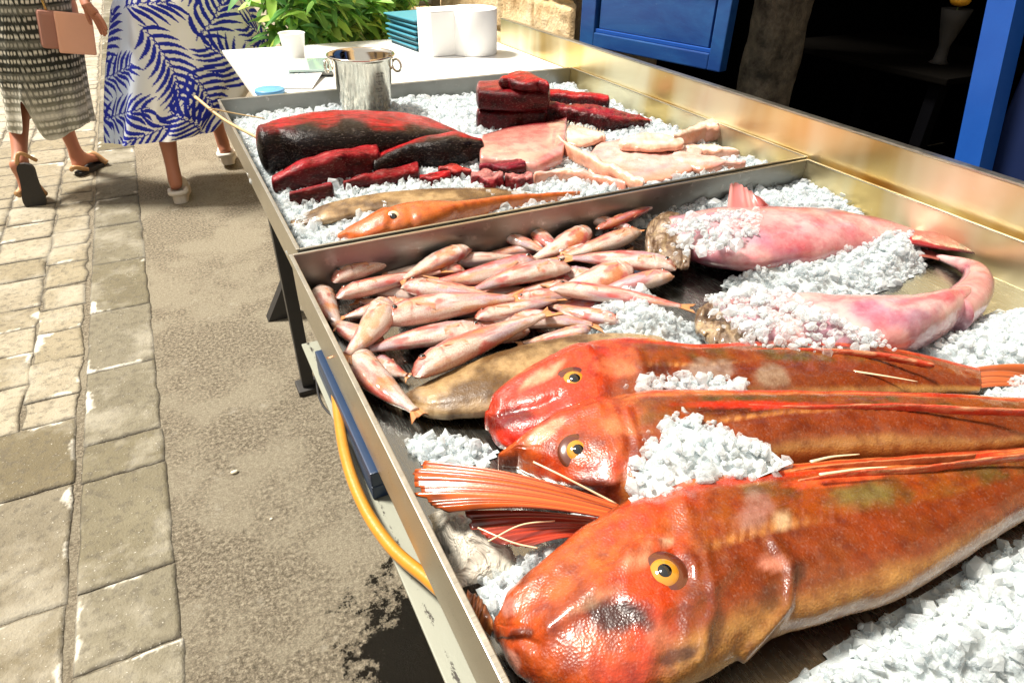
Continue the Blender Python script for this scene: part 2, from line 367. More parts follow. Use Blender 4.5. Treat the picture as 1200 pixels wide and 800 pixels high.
def eye(parent, fr, px, py, rpx, kind='gold', lift=.0):
    p, nrm, i = top_z(fr, px, py); nrm = nrm*.75+(-(p-CAM)/np.linalg.norm(p-CAM))*.25; nrm /= np.linalg.norm(nrm)
    r = rpx*depth(p)/FL; p = p-nrm*r*.1+nrm*lift
    if kind == 'gold':
        e = place('eye_socket', disc_dome('', r*1.25, r*.34), p, nrm, M['eye_ring'], parent)
        g = place('eye', disc_dome('', r*.80, r*.46), p+nrm*r*.06, nrm, M['eye_gold'], parent)
        place('pupil', disc_dome('', r*.40, r*.20), p+nrm*r*.37, nrm, M['eye_black'], g)
    else:
        g = place('eye', disc_dome('', r, r*.5), p, nrm, M['eye_white'], parent)
        place('pupil', disc_dome('', r*.55, r*.35), p+nrm*r*.3, nrm, M['eye_black'], g)

# ------------------------------------------------------------------ world and light
w = bpy.data.worlds.new('World'); scene.world = w; w.use_nodes = True
nt = w.node_tree; bg = nt.nodes['Background']; sky = nt.nodes.new('ShaderNodeTexSky'); sky.sky_type = 'NISHITA'; sky.sun_disc = False
SUN_EL, SUN_AZ = math.radians(60), math.radians(-52)      # azimuth from +Y, towards -X
sky.sun_elevation = SUN_EL; sky.sun_rotation = SUN_AZ; sky.air_density = 1.2; sky.dust_density = 4.0; sky.ozone_density = .6
wm_ = nt.nodes.new('ShaderNodeMix'); wm_.data_type = 'RGBA'; wm_.inputs[0].default_value = .6; wm_.inputs[7].default_value = (9.5, 9.0, 7.8, 1)   # thin bright cloud over the blue
nt.links.new(sky.outputs[0], wm_.inputs[6]); nt.links.new(wm_.outputs[2], bg.inputs[0]); bg.inputs[1].default_value = .056
sd = Vector((math.sin(SUN_AZ)*math.cos(SUN_EL), math.cos(SUN_AZ)*math.cos(SUN_EL), math.sin(SUN_EL)))
ld = bpy.data.lights.new('sun', 'SUN'); ld.energy = 4.0; ld.angle = math.radians(11); ld.color = (1, .94, .84)
lo = bpy.data.objects.new('sun', ld); COL.objects.link(lo); lo.rotation_euler = sd.to_track_quat('Z', 'Y').to_euler(); lo.location = (0,0,8)
scene.view_settings.view_transform = 'Standard'; scene.view_settings.look = 'None'; scene.view_settings.exposure = 1.2
scene.cycles.use_denoising = True; scene.cycles.transparent_max_bounces = 10; scene.cycles.max_bounces = 8; scene.cycles.transmission_bounces = 6; scene.cycles.caustics_reflective = False; scene.cycles.caustics_refractive = False
scene.cycles.sample_clamp_indirect = 6

# ------------------------------------------------------------------ ground and paving
g = link('ground', mesh('ground', [(-60,-60,0),(60,-60,0),(60,60,0),(-60,60,0)], [(0,1,2,3)], False), None, M['ground']); tag(g, kind='structure')
def paving():
    V, F, Cc = [], [], []
    def slab(x0, x1, y0, y1, c, ja=.006, jit=.006):
        ja *= .4; jit *= .9
        # rough-edged stone with rounded rim
        st_ = .006 if y0 < 2.6 else .012; nx, ny = max(8, int((x1-x0)/st_)), max(8, int((y1-y0)/st_)); b0 = len(V)
        sd_ = rnd.random()*50; tx, ty = rnd.uniform(-.006,.006), rnd.uniform(-.008,.008); hz = rnd.uniform(.004,.009)
        xs = np.linspace(0,1,nx); ys = np.linspace(0,1,ny); gx, gy = np.meshgrid(xs, ys, indexing='ij')
        X_ = x0+ja+(x1-x0-2*ja)*gx; Y_ = y0+ja+(y1-y0-2*ja)*gy
        pts = np.stack([X_.ravel(), Y_.ravel(), np.full(X_.size, sd_)], 1)
        X_ = X_+vnoise(pts, 13, 3).reshape(X_.shape)*jit; Y_ = Y_+vnoise(pts, 11, 5).reshape(X_.shape)*jit*.8; X_ = X_+vnoise(pts, 60, 6).reshape(X_.shape)*.0018; Y_ = Y_+vnoise(pts, 55, 7).reshape(X_.shape)*.0018
        ed = np.minimum(np.minimum(gx*(x1-x0), (1-gx)*(x1-x0)), np.minimum(gy*(y1-y0), (1-gy)*(y1-y0)))
        Z_ = .0+(.003+.3*hz)*np.clip(ed/.003,0,1)**.5+.0035*fbm(pts, 9, 8).reshape(X_.shape)*np.clip(ed/.02,0,1)+tx*(gx-.5)*.2+ty*(gy-.5)*.2+.0015
        # lime mortar smeared on some edges
        mo = sstep(.045, .0, ed+.035*vnoise(pts, 16, 21).reshape(X_.shape)+.02)*sstep(.15,.5,vnoise(pts, 5, 31).reshape(X_.shape)+.1)
        mo = sstep(.42,.6,mo+.3*fbm(pts, 70, 51, 3).reshape(X_.shape)); cc = np.array(c)*(1+.1*fbm(pts, 6, 4)[:,None]); cc = mixc(cc, (.72,.69,.6), np.clip(mo.ravel(),0,1)*.95)
        cc = mixc(cc, (.035,.028,.018), (sstep(.0065,.0015,ed+.003*vnoise(pts, 30, 41).reshape(X_.shape))*.9).ravel())
        V.extend(np.stack([X_.ravel(), Y_.ravel(), Z_.ravel()], 1).tolist()); Cc.extend(cc.tolist())
        F.extend((gridF(nx, ny)+b0).tolist())
    def tone(a): k = rnd.uniform(-.045,.035); return (a[0]+k, a[1]+k, a[2]+k)
    # drain slabs
    ys = [.6,.86,1.3]+[float(P(140, y, 0)[1]) for y in (682, 553, 512, 431, 365, 307, 264, 232, 212, 190, 172)]
    ys = [.55]+[float(P(140,y,0)[1]) for y in (775,682,556,514,431,363,307,264,232,210,192,175,160)]
    y = ys[-1]
    while y < 13: y += rnd.uniform(.3,.5); ys.append(y)
    for a, b in zip(ys[:-1], ys[1:]): slab(-.44, -.235, a, b, tone((.155,.135,.085)), .004, .004)
    # next columns: big slabs near, small setts farther
    yb = float(P(60,497,0)[1])
    y = -.2
    bl = [y, float(P(40,720,0)[1]), float(P(40,580,0)[1]), yb]
    for a, b in zip(bl[:-1], bl[1:]): slab(-.80, -.455, a, b, tone((.165,.14,.09)), .006, .005); slab(-1.3, -.81, a, b, tone((.23,.2,.15)))
    x = -.453
    for wdt in (.15,.2,.17,.22,.18,.2,.24,.2,.2,.25,.22,.2,.22,.2):
        y = yb
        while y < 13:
            h = rnd.uniform(.13,.24)*(1 if wdt < .18 else 1.15); slab(x-wdt, x, y, y+h, tone((.30,.26,.18) if y < 5 else (.42,.38,.30)), .005, .012); y += h  # farther setts lighter: brightness of the far street painted in
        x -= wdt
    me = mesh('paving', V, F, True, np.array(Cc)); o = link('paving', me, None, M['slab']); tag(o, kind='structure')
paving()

for i_, (px_, py_, rr, lb) in enumerate(((275,554,.008,'pale pebble on the concrete strip left of the yellow hose'),(128,607,.004,'tiny pale stone chip on the near paving slab'),(318,608,.004,'tiny grey stone chip on the concrete strip'))):
    Vp, Fp = np.array([0,0,0.]), None
    bm = bmesh.new(); bmesh.ops.create_icosphere(bm, subdivisions=2, radius=rr); c_ = P(px_, py_, 0)
    for v_ in bm.verts: v_.co = Vector((v_.co.x*1.2, v_.co.y*.85, v_.co.z*.6))*(1+.25*float(vnoise(np.array(v_.co)*200+i_*9, 1)[0])) + Vector((c_[0], c_[1], rr*.5))
    o = link('pebble', bm_mesh('pebble', bm, smooth=True), None, plain('pebble_stone', (.6,.55,.42), .8)); tag(o, lb, 'pebble')
# ------------------------------------------------------------------ counter, trays
TL, TRt, TB = .125, 1.33, 1.052
def tray(name, x0, x1, y0, y1, label, gold=True):
    t = empty(name, ((x0+x1)/2, (y0+y1)/2, ZF), label, 'tray', 'steel display trays on the fish counter')
    def part(nm, c0, c1, mt, bev=.0008): link(nm, box_me(nm, c0, c1, bev), t, mt)
    k = .003
    part('tray_floor', (x0+k, y0+k, ZF-.006), (x1-k, y1-k, ZF), M['steel_floor'])
    part('side_wall', (x0, y0, ZF-.006), (x0+k-.0005, y1, ZR), M['steel']); part('side_wall', (x1-k+.0005, y0, ZF-.006), (x1, y1, ZR), M['steel_gold'])
    part('end_wall', (x0+k, y1-k+.0005, ZF-.006), (x1-k, y1, ZR-.0007), M['steel_dark']); part('end_wall', (x0+k, y0, ZF-.006), (x1-k, y0+k-.0005, ZR-.0007), M['steel_dark'])  # end walls darker, right wall golden: shade and light painted in
    bm = bmesh.new(); r = .0035
    for c0, c1 in (((x0-.002,y0,ZR),(x0+.005,y1,ZR+.003)), ((x1-.005,y0,ZR),(x1+.002,y1,ZR+.003)), ((x0+.005,y1-.004,ZR),(x1-.005,y1+.001,ZR+.0028)), ((x0+.005,y0-.001,ZR),(x1-.005,y0+.004,ZR+.0028))): add_box(bm, c0, c1)
    bmesh.ops.recalc_face_normals(bm, faces=bm.faces[:]); link('rim', bm_mesh('rim', bm, .001), t, M['steel'])
    return t
tray('steel_tray', TL, TRt, .03, TB, 'long stainless tray holding the small red mullets, monkfish tails and large gurnards')
tray('steel_tray', .140, 1.35-.004, 1.066, 2.165, 'stainless tray of dark red tuna loins and ice with the bucket in it')
ct = empty('market_counter', (.7, 1.3, 0), 'stainless fish counter on black legs with a tall back rail', 'counter')
link('back_rail', box_me('back_rail', (1.352, -.2, .70), (1.362, 2.76, .884), .001), ct, M['steel_gold'])
link('rail_lip', box_me('rail_lip', (1.350, -.2, .8845), (1.372, 2.76, .889), .0015), ct, M['steel'])
link('top_sheet', box_me('top_sheet', (.25, 2.17, .775), (1.349, 3.02, .79), .002), ct, M['white_pl'])  # metal top coloured white, its blown-out glare painted in
bm = bmesh.new()
for c0, c1 in (((.19,.0,.615),(.23,2.15,.65)), ((1.30,.0,.66),(1.34,2.15,.70)), ((.24,.0,.60),(1.29,.04,.65)), ((.24,1.05,.60),(1.29,1.09,.65)), ((.24,2.11,.60),(1.29,2.15,.65))): add_box(bm, c0, c1)
bmesh.ops.recalc_face_normals(bm, faces=bm.faces[:]); link('frame', bm_mesh('frame', bm, .002), ct, M['black'])
for x, y in ((.19,1.76),(.30,1.02),(.30,.06),(1.31,.06),(1.31,1.75),(1.31,2.7),(.42,2.7)):
    lg = link('leg', box_me('leg', (x-.018, y-.018, .021), (x+.018, y+.018, .599 if y < 2.5 else .772), .002), ct, M['black'])
    link('foot', box_me('foot', (x-.035, y-.035, .0005), (x+.035, y+.035, .02), .004), lg, M['rubber'])
for x, y in ((.195,2.24),):
    me = mesh('brace', [(x-.05,y-.02,.0),(x+.06,y-.02,.0),(x+.05,y-.02,.18),(x-.05,y+.03,.0),(x+.06,y+.03,.0),(x+.05,y+.03,.18)], [(0,1,2),(3,5,4),(0,3,4,1),(1,4,5,2),(2,5,3,0)], False)
    link('brace', me, ct, M['black'])
link('shelf', box_me('shelf', (.34,.02,.24), (1.3,2.12,.255), .002), ct, M['steel_dark'])
# chipped white lip under the tray with rust
def rusty():
    t = NT('chipped_cream_paint'); v = t.coord((1,.5,1)); n = t.noise(v, 48, 8, .85); sx = t.n('ShaderNodeSeparateXYZ'); t.l(t.n('ShaderNodeTexCoord').outputs['Object'], sx.inputs[0])
    e = t.math('MULTIPLY', t.math('ABSOLUTE', t.math('SUBTRACT', sx.outputs[0], .122)), 75); k = t.math('ADD', t.math('SUBTRACT', .9, e), t.math('MULTIPLY', t.math('SUBTRACT', n, .5), 2.6))
    t.set(col=t.mix(t.ramp(k, [(.86, 0.0), (.96, 1.0)]), (.26,.265,.21), (.025,.018,.012)), rough=.5); t.bump(n, .3, .002); return t.m
M['rusty'] = rusty()
link('drip_ledge', box_me('drip_ledge', (.110,.0,.6525), (.19,1.0,.658), .001), ct, M['rusty'])
# boxes on the shelf
def open_box(name, x0, x1, y0, y1, z0, z1, label, cat, mo, mi, rim):
    t = empty(name, ((x0+x1)/2,(y0+y1)/2,z0), label, cat); k = .022
    bm = bmesh.new(); 
    add_box(bm, (x0,y0,z0), (x1,y1,z0+k)); add_box(bm, (x0,y0,z0+k), (x0+k,y1,z1)); add_box(bm, (x1-k,y0,z0+k), (x1,y1,z1)); add_box(bm, (x0+k,y0,z0+k), (x1-k,y0+k,z1)); add_box(bm, (x0+k,y1-k,z0+k), (x1-k,y1,z1))
    bmesh.ops.recalc_face_normals(bm, faces=bm.faces[:]); link('box_shell', bm_mesh('box_shell', bm, .002), t, mo)
    link('liner', box_me('liner', (x0+k+.001,y0+k+.001,z0+k+.002), (x1-k-.001,y1-k-.001,z1-.03), .01), t, mi)
    return t
open_box('plastic_crate', .1165, .6, .60, .90, .6585, .704, 'shallow navy plastic crate wedged under the tray behind the yellow hose', 'crate', M['blue_tarp'], M['blue_tarp'], None)
# hose and cable
hp = [(.150,.93,.70),(.140,.87,.688)]+[tuple(P(x,y,z)) for x,y,z in ((394,462,.682),(404,530,.682),(425,590,.676),(458,640,.676),(498,675,.684),(520,691,.69))]+[(.14,.47,.700),(.17,.45,.705)]
o = link('hose', tube('hose', hp, .0076, 90, 16), None, M['hose']); tag(o, 'amber yellow rubber hose looping out over the tray side', 'hose')
o = link('cable', tube('cable', [tuple(P(x,y,.3)) for x,y in ((373,415),(371,440),(374,465),(384,482),(398,490),(420,500))], .003, 40, 8), None, M['black']); tag(o, 'thin black cable hanging under the counter by the leg', 'cable')

# ------------------------------------------------------------------ ice
def ico(sub):
    bm = bmesh.new(); bmesh.ops.create_icosphere(bm, subdivisions=sub, radius=1); V = np.array([v.co[:] for v in bm.verts]); F = np.array([[v.index for v in f.verts] for f in bm.faces]); bm.free(); return V, F
ICO = {s: ico(s) for s in (1, 2)}
def inside(poly, x, y):
    poly = np.asarray(poly, float); r = np.zeros(len(x), bool); j = len(poly)-1
    for i in range(len(poly)):
        xi, yi = poly[i]; xj, yj = poly[j]
        c = ((yi > y) != (yj > y)) & (x < (xj-xi)*(y-yi)/(yj-yi+1e-12)+xi); r ^= c; j = i
    return r
def edge_dist(poly, x, y):
    poly = np.asarray(poly, float); d = np.full(len(x), 9.)
    for i in range(len(poly)):
        a, b = poly[i], poly[(i+1) % len(poly)]; ab = b-a; t = np.clip(((x-a[0])*ab[0]+(y-a[1])*ab[1])/(ab@ab+1e-12), 0, 1)
        d = np.minimum(d, np.hypot(x-a[0]-t*ab[0], y-a[1]-t*ab[1]))
    return d
def ice_heap(pix, z0, h, r=.0047, sub=2, seed=0, label='', dens=1.6, world=None, edge=.05, bed=True, zpix=None):
    poly = np.array([P(x, y, zpix if zpix else z0)[:2] for x, y in pix]) if world is None else np.array(world)
    rg = np.random.RandomState(seed+100); lo, hi = poly.min(0), poly.max(0); A = np.prod(hi-lo); n = int(A/(r*r*2.6)*dens)
    x = rg.uniform(lo[0], hi[0], n); y = rg.uniform(lo[1], hi[1], n); k = inside(poly, x, y); x, y = x[k], y[k]
    ed = edge_dist(poly, x, y); q = np.stack([x, y, np.zeros_like(x)], 1)
    keep = rg.rand(len(x)) < np.clip(.35+ed/.02+.5*vnoise(q, 40, seed), 0, 1); x, y, ed, q = x[keep], y[keep], ed[keep], q[keep]
    H = h*sstep(0, edge, ed)*(1+.45*fbm(q, 16, seed)); H = np.maximum(H, 0)
    z = z0+H+rg.uniform(-.3, 1.6, len(x))*r
    ln = len(x); Vb, Fb = ICO[1]; nb = len(Vb)
    # angular crystals: a few shapes, squashed and turned
    shapes = []
    for s in range(10):
        v = Vb.copy(); dr = rg.randn(7, 3); dr /= np.linalg.norm(dr, axis=1)[:,None]
        for dd in dr: q_ = v@dd; lim = rg.uniform(.42,.8); v = v-np.maximum(q_-lim, 0)[:,None]*dd   # cut facets
        shapes.append(v)
    sh = np.array(shapes)[rg.randint(0, 10, ln)]
    sc = r*1.12*np.exp(rg.normal(0, .38, (ln,1,1)))*rg.uniform(.6, 1.35, (ln,1,3)); sh = sh*sc
    a = rg.rand(ln)*2*PI; b = rg.rand(ln)*2*PI; ca, sa, cb, sb = np.cos(a), np.sin(a), np.cos(b), np.sin(b)
    X_ = sh[:,:,0]*ca[:,None]-sh[:,:,1]*sa[:,None]; Y_ = sh[:,:,0]*sa[:,None]+sh[:,:,1]*ca[:,None]; Z_ = sh[:,:,2]
    Y2 = Y_*cb[:,None]-Z_*sb[:,None]; Z2 = Y_*sb[:,None]+Z_*cb[:,None]
    V = np.stack([X_+x[:,None], Y2+y[:,None], Z2+z[:,None]], -1).reshape(-1,3)
    F = (Fb[None]+np.arange(ln)[:,None,None]*nb).reshape(-1,3)
    o = link('crushed_ice', mesh('crushed_ice', V, F, False), None, M['ice']); tag(o, label, 'ice', kind='stuff')
    if bed:
        gx = np.arange(lo[0]-.002, hi[0]+.0052, .006); gy = np.arange(lo[1]-.002, hi[1]+.0052, .006); GX, GY = np.meshgrid(gx, gy, indexing='ij'); xx, yy = GX.ravel(), GY.ravel()
        ins = inside(poly, xx, yy); e2 = edge_dist(poly, xx, yy)*np.where(ins, 1, -1); q = np.stack([xx, yy, np.zeros_like(xx)], 1)
        HH = h*sstep(0, edge, e2)*(1+.45*fbm(q, 16, seed))-r*.4+.002*vnoise(q, 120, 5)
        F = gridF(len(gx), len(gy)); ok = (e2[F] > -.001).all(1); zb = z0+np.maximum(HH, -.0)+.0015
        used = np.unique(F[ok]); mp = np.full(len(xx), -1); mp[used] = np.arange(len(used))
        if len(used): link('ice_slush', mesh('ice_slush', np.stack([xx, yy, zb], 1)[used], mp[F[ok]], True), o, M['ice_bed'])
    return o
# rear tray: one bed over the whole floor
ice_heap(None, ZF+.0, .028, .0065, 1, 1, 'bed of crushed ice under the tuna and white fish', 1.25, [(.146,1.074),(1.338,1.074),(1.338,2.157),(.146,2.157)], .03)
HE = 'crushed ice '
ice_heap([(640,268),(700,245),(780,232),(850,226),(945,218),(1025,245),(1060,262),(960,262),(800,262),(700,278)], ZF, .026, .0052, 2, 2, HE+'along the dark wall behind the upper monkfish tail')
ice_heap([(770,262),(850,250),(900,250),(890,275),(840,300),(790,300),(790,290)], ZF+.082, .008, .005, 2, 15, HE+'scattered on the front of the upper monkfish tail', bed=False, dens=.8)
ice_heap([(840,335),(900,312),(960,285),(1020,280),(1085,290),(1082,320),(1030,345),(950,352),(880,350)], ZF, .035, .0052, 2, 3, HE+'heaped between the two monkfish tails')
ice_heap([(826,350),(870,336),(925,343),(985,378),(1040,398),(1052,410),(950,414),(880,414),(850,388)], ZF+.066, .02, .0048, 2, 4, HE+'piled over the head end of the curved monkfish tail', bed=False, dens=1.1)
ice_heap([(1060,415),(1100,390),(1150,372),(1190,365),(1260,380),(1260,440),(1150,440),(1080,432)], ZF, .024, .0052, 2, 5, HE+'lying right of the curved monkfish tail')
ice_heap([(695,352),(745,345),(775,358),(785,378),(830,392),(850,412),(780,412),(700,400),(672,384)], ZF, .034, .0047, 2, 6, HE+'between the mullets and the curved monkfish tail')
ice_heap([(722,452),(760,440),(820,438),(872,450),(885,466),(820,470),(740,474)], ZF+.074, .016, .0050, 2, 7, HE+'packed between the far and middle gurnards')
ice_heap([(738,560),(748,505),(775,478),(812,482),(868,512),(935,545),(900,560),(830,572),(775,588),(735,590)], ZF+.088, .022, .0050, 2, 8, HE+'packed between the middle and the nearest gurnard')
ice_heap([(1145,470),(1165,448),(1200,438),(1280,440),(1280,475),(1180,478)], ZF+.01, .02, .0050, 2, 17, HE+'beside the tail of the far gurnard')
ice_heap([(470,520),(500,508),(560,515),(590,530),(570,548),(500,552)], ZF, .012, .0047, 2, 9, HE+'melting in front of the far gurnard mouth')
ice_heap([(556,690),(585,660),(640,640),(655,612),(700,590),(745,588),(735,640),(660,690),(600,735),(572,730)], ZF+.01, .04, .0052, 2, 10, HE+'heaped at the snout of the nearest gurnard')
ice_heap([(1010,735),(1090,690),(1150,655),(1210,625),(1300,590),(1420,650),(1300,800),(1120,830),(900,840),(925,795)], ZF, .03, .0052, 2, 11, HE+'spread along the belly of the nearest gurnard', 1.5)
ice_heap([(500,640),(520,600),(560,610),(600,640),(590,670),(540,690)], ZF, .008, .005, 2, 12, HE+'under the clear plastic by the tray edge', dens=.7)

# ------------------------------------------------------------------ meats in the rear tray
RZ = ZF+.027
RED, DRED, BLK, PINK = (.52,.006,.012), (.09,.002,.004), (.006,.0015,.002), (.62,.25,.2)
def tunacol(side=BLK, top=RED, split=.25, w=.25, seed=0):
    def f(U, C, S, V):
        n = fbm(V, 18, seed, 4); t = sstep(split-w, split+w, S*.8+C*.45+n*.5)
        c = mixc(np.tile(np.array(side, float), (len(U),1)), top, t); st = vnoise(V*np.array([1,4,4]), 30, seed+3)
        c = mixc(c, (.75,.35,.3), np.clip(st-.62, 0, 1)*1.2*t); lines_ = sstep(.10,.0,np.abs(np.sin(9*S+5*C+7*fbm(V,14,seed+21,3)))); c = mixc(c, (.72,.22,.2), lines_*t*.45); return c
    return f
def meat(name, pairs, b, z, label, cat, mat='tuna', col=None, exp=3.0, nse=.006, nsc=22, cap=(.4,.4), group=None, **k):
    o, fr = loft(name, pairs, b, z, M[mat], None, colf=col or tunacol(), exp=exp, nse=nse, nsc=nsc, cap=cap, **k)
    tag(o, label, cat, group); return o, fr
GT = 'cuts of raw tuna on the ice'
meat('tuna_loin', [((303,152),(322,203)),((350,139),(370,199)),((420,134),(440,189)),((490,139),(500,180)),((538,156),(545,168))], [.055,.055,.05,.035,.015], RZ, 'longest tuna loin with a nearly black side and red top, below the steel bucket', 'tuna', group=GT, n=90, m=44, seed=1, col=tunacol(split=.62, seed=2))
meat('tuna_loin', [((320,208),(324,226)),((350,190),(362,222)),((400,177),(402,213)),((438,171),(446,202))], [.018,.032,.036,.03], RZ, 'bright red tapered tuna piece lying in front of the longest loin', 'tuna', group=GT, seed=3, col=tunacol(DRED, (.38,.012,.02), .1, seed=5))
meat('tuna_loin', [((437,184),(442,206)),((480,167),(482,198)),((530,158),(532,194)),((562,163),(564,190))], [.02,.032,.035,.03], RZ, 'black sided tuna piece with red top edge beside the pink belly slab', 'tuna', group=GT, seed=4, col=tunacol(split=.7, seed=7))
meat('tuna_strip', [((402,213),(406,223)),((440,203),(446,218)),((488,192),(491,208))], .014, RZ, 'narrow dark red tuna strip in front of the black sided piece', 'tuna', group=GT, seed=5, nse=.008, col=tunacol(DRED, (.3,.01,.015), 0, seed=8))
meat('tuna_chunk', [((341,226),(343,243)),((366,218),(370,239)),((388,216),(390,233))], .02, RZ, 'smallest square tuna chunk next to the left tray side', 'tuna', group=GT, seed=6, n=30, col=tunacol(DRED, (.33,.02,.03), .3, seed=9))
meat('tuna_chunk', [((492,206),(495,217)),((508,203),(512,217)),((525,201),(529,213))], .012, RZ, 'dark tuna chunk just past the end of the narrow strip', 'tuna', group=GT, seed=7, n=30, nse=.008, col=tunacol(DRED, RED, 0, seed=10))
meat('tuna_chunk', [((513,196),(517,206)),((531,193),(537,209)),((551,200),(553,208))], .014, RZ, 'wedge shaped orange red tuna chunk under the black sided piece', 'tuna', group=GT, seed=8, n=30, col=tunacol(DRED, (.5,.04,.03), 0, seed=11))
meat('tuna_chunk', [((552,204),(556,219)),((570,200),(575,223)),((588,206),(589,221))], .018, RZ, 'curled tuna trimming with white sinew, nearest the brown flatfish', 'tuna', group=GT, seed=9, n=40, nse=.012, nsc=45, col=tunacol((.3,.02,.03), (.6,.22,.2), .3, seed=12))
meat('tuna_chunk', [((592,207),(594,220)),((608,203),(610,223)),((622,206),(624,221))], .018, RZ, 'curled tuna trimming with white sinew, beside the peach fish strip', 'tuna', group=GT, seed=10, n=40, nse=.012, nsc=45, col=tunacol((.3,.02,.03), (.6,.22,.2), .3, seed=13))
meat('tuna_chunk', [((562,193),(564,203)),((590,188),(592,204)),((613,182),(616,200))], .013, RZ+.01, 'dark wine red tuna flap lying on the front of the pink slab', 'tuna', group=GT, seed=11, n=30, nse=.008, col=tunacol(DRED, (.25,.01,.03), 0, seed=14))
def slabcol(U, C, S, V):
    n = fbm(V, 14, 3); c = mixc(np.tile(np.array(PINK), (len(U),1)), (.8,.5,.4), np.clip(.5+n, 0, 1)); return mixc(c, (.42,.03,.04), sstep(.62,.85,C+.2*n))
meat('tuna_belly', [((567,161),(564,195)),((600,152),(600,197)),((636,147),(632,200)),((664,141),(658,190))], .022, RZ, 'pale pink fatty belly slab with a red far edge', 'tuna', 'monk', slabcol, 4.0, .004, group=GT, seed=12)
meat('tuna_block', [((563,127),(562,153)),((600,126),(600,153)),((637,128),(637,151))], .03, RZ, 'lowest dark red block of the stacked tuna', 'tuna', group='stack of tuna blocks by the far corner', seed=13, exp=4.5, col=tunacol((.08,.003,.006), (.34,.01,.016), .35, seed=15), nse=.004)
meat('tuna_block', [((563,98),(562,127)),((600,97),(600,128)),((640,101),(640,129))], .03, RZ+.06, 'middle dark red block of the stacked tuna', 'tuna', group='stack of tuna blocks by the far corner', seed=14, exp=4.5, col=tunacol((.08,.003,.006), (.34,.01,.016), .35, seed=16), nse=.004)
meat('tuna_block', [((590,89),(592,104)),((612,84),(614,106)),((638,95),(640,109))], .018, RZ+.115, 'topmost small rounded piece of the stacked tuna', 'tuna', group='stack of tuna blocks by the far corner', seed=15, exp=2.6, col=tunacol((.1,.004,.008), RED, .2, seed=17), cap=(1,1))
meat('tuna_loin', [((640,107),(640,124)),((680,110),(680,128)),((712,116),(711,128))], .026, RZ, 'short tuna bar behind, touching the right side of the stacked blocks', 'tuna', group=GT, seed=16, exp=3.5, col=tunacol((.07,.004,.006), RED, .25, seed=18))
meat('tuna_loin', [((643,121),(641,144)),((685,124),(692,150)),((725,131),(728,152)),((763,140),(763,148))], [.03,.028,.022,.01], RZ+.004, 'ragged tapering tuna bar pointing at the back rail', 'tuna', group=GT, seed=17, exp=3.0, nse=.011, nsc=45, n=80, col=tunacol((.07,.004,.006), (.36,.012,.02), .3, seed=19))
def wcol(a=(.85,.74,.6), b=(.82,.5,.38), c2=(.75,.28,.14), seed=0):
    def f(U, C, S, V):
        n = fbm(V*np.array([1,2.2,1]), 22, seed, 4); c = mixc(np.tile(np.array(a), (len(U),1)), b, np.clip(.45+n, 0, 1)); return mixc(c, c2, sstep(-.55,-.95,C+.3*n)*.7)
    return f
GW = 'pieces of skinned white fish on the ice'
WC = [((.85,.74,.6),(.82,.5,.38)), ((.84,.66,.58),(.78,.36,.33)), ((.9,.84,.74),(.8,.6,.45))]
def wmeat(name, pairs, b, label, seed, z=RZ, **k): return meat(name, pairs, b, z, label, 'fish', 'white', wcol(*WC[seed % 3], seed=seed), 2.6, k.pop('nse', .010), 34, (1,1), GW, seed=seed, **k)
wmeat('fish_wing', [((708,168),(690,190)),((745,160),(735,213)),((785,160),(775,213)),((822,172),(806,204))], .012, 'broad flat skate wing, pale pink, in the middle of the white fish', 31, n=70)
comb, cf = wmeat('fish_fin', [((650,154),(656,170)),((672,147),(682,173)),((702,157),(708,168))], .012, 'cream fin with a row of pointed spines next to the pink slab', 32, z=RZ+.012)
for i in range(13):
    x = 664+i*3.4; p = P(x, 149+i*.75, RZ+.03); q = P(x+2.5, 141+i*.9, RZ+.037)
    V = np.array([p+[-.004,0,0], p+[.004,0,0], p+[0,0,-.006], q]); link('spine', mesh('spine', V, [(0,1,3),(1,2,3),(2,0,3),(0,2,1)], False, np.tile([.85,.75,.55], (4,1))), comb, M['white'])
wmeat('fish_strip', [((651,163),(655,174)),((690,180),(682,198)),((735,200),(720,217)),((756,216),(748,223))], .02, 'long peach fish strip running from the spiny fin to the tray front', 33, z=RZ+.008)
wmeat('fish_strip', [((628,205),(628,213)),((665,198),(668,212)),((702,206),(704,218)),((732,218),(730,225))], .015, 'slender pink strip lying on the ice by the curled trimmings', 34)
wmeat('fish_fillet', [((728,163),(732,176)),((760,156),(765,178)),((796,161),(797,176))], .012, 'rounded cream fillet lying on the far edge of the skate wing', 35, z=RZ+.024)
wmeat('fish_tail_piece', [((787,163),(790,176)),((815,146),(822,170)),((838,139),(848,166)),((856,142),(860,160))], .028, 'thick glossy white piece with a rounded end touching the rail side', 36)
wmeat('fish_fillet', [((792,178),(790,196)),((820,182),(822,203)),((855,188),(852,200)),((872,191),(870,197))], .014, 'orange edged fillet nearest the black gap between the trays', 37)
wmeat('fish_strip', [((800,172),(802,182)),((830,171),(835,184)),((862,176),(864,184))], .012, 'thin pale strip between the glossy piece and the orange edged fillet', 38)
wmeat('fish_fillet', [((700,190),(690,206)),((730,196),(722,214)),((752,205),(748,220))], .01, 'small translucent fillet half under the long peach strip', 39)

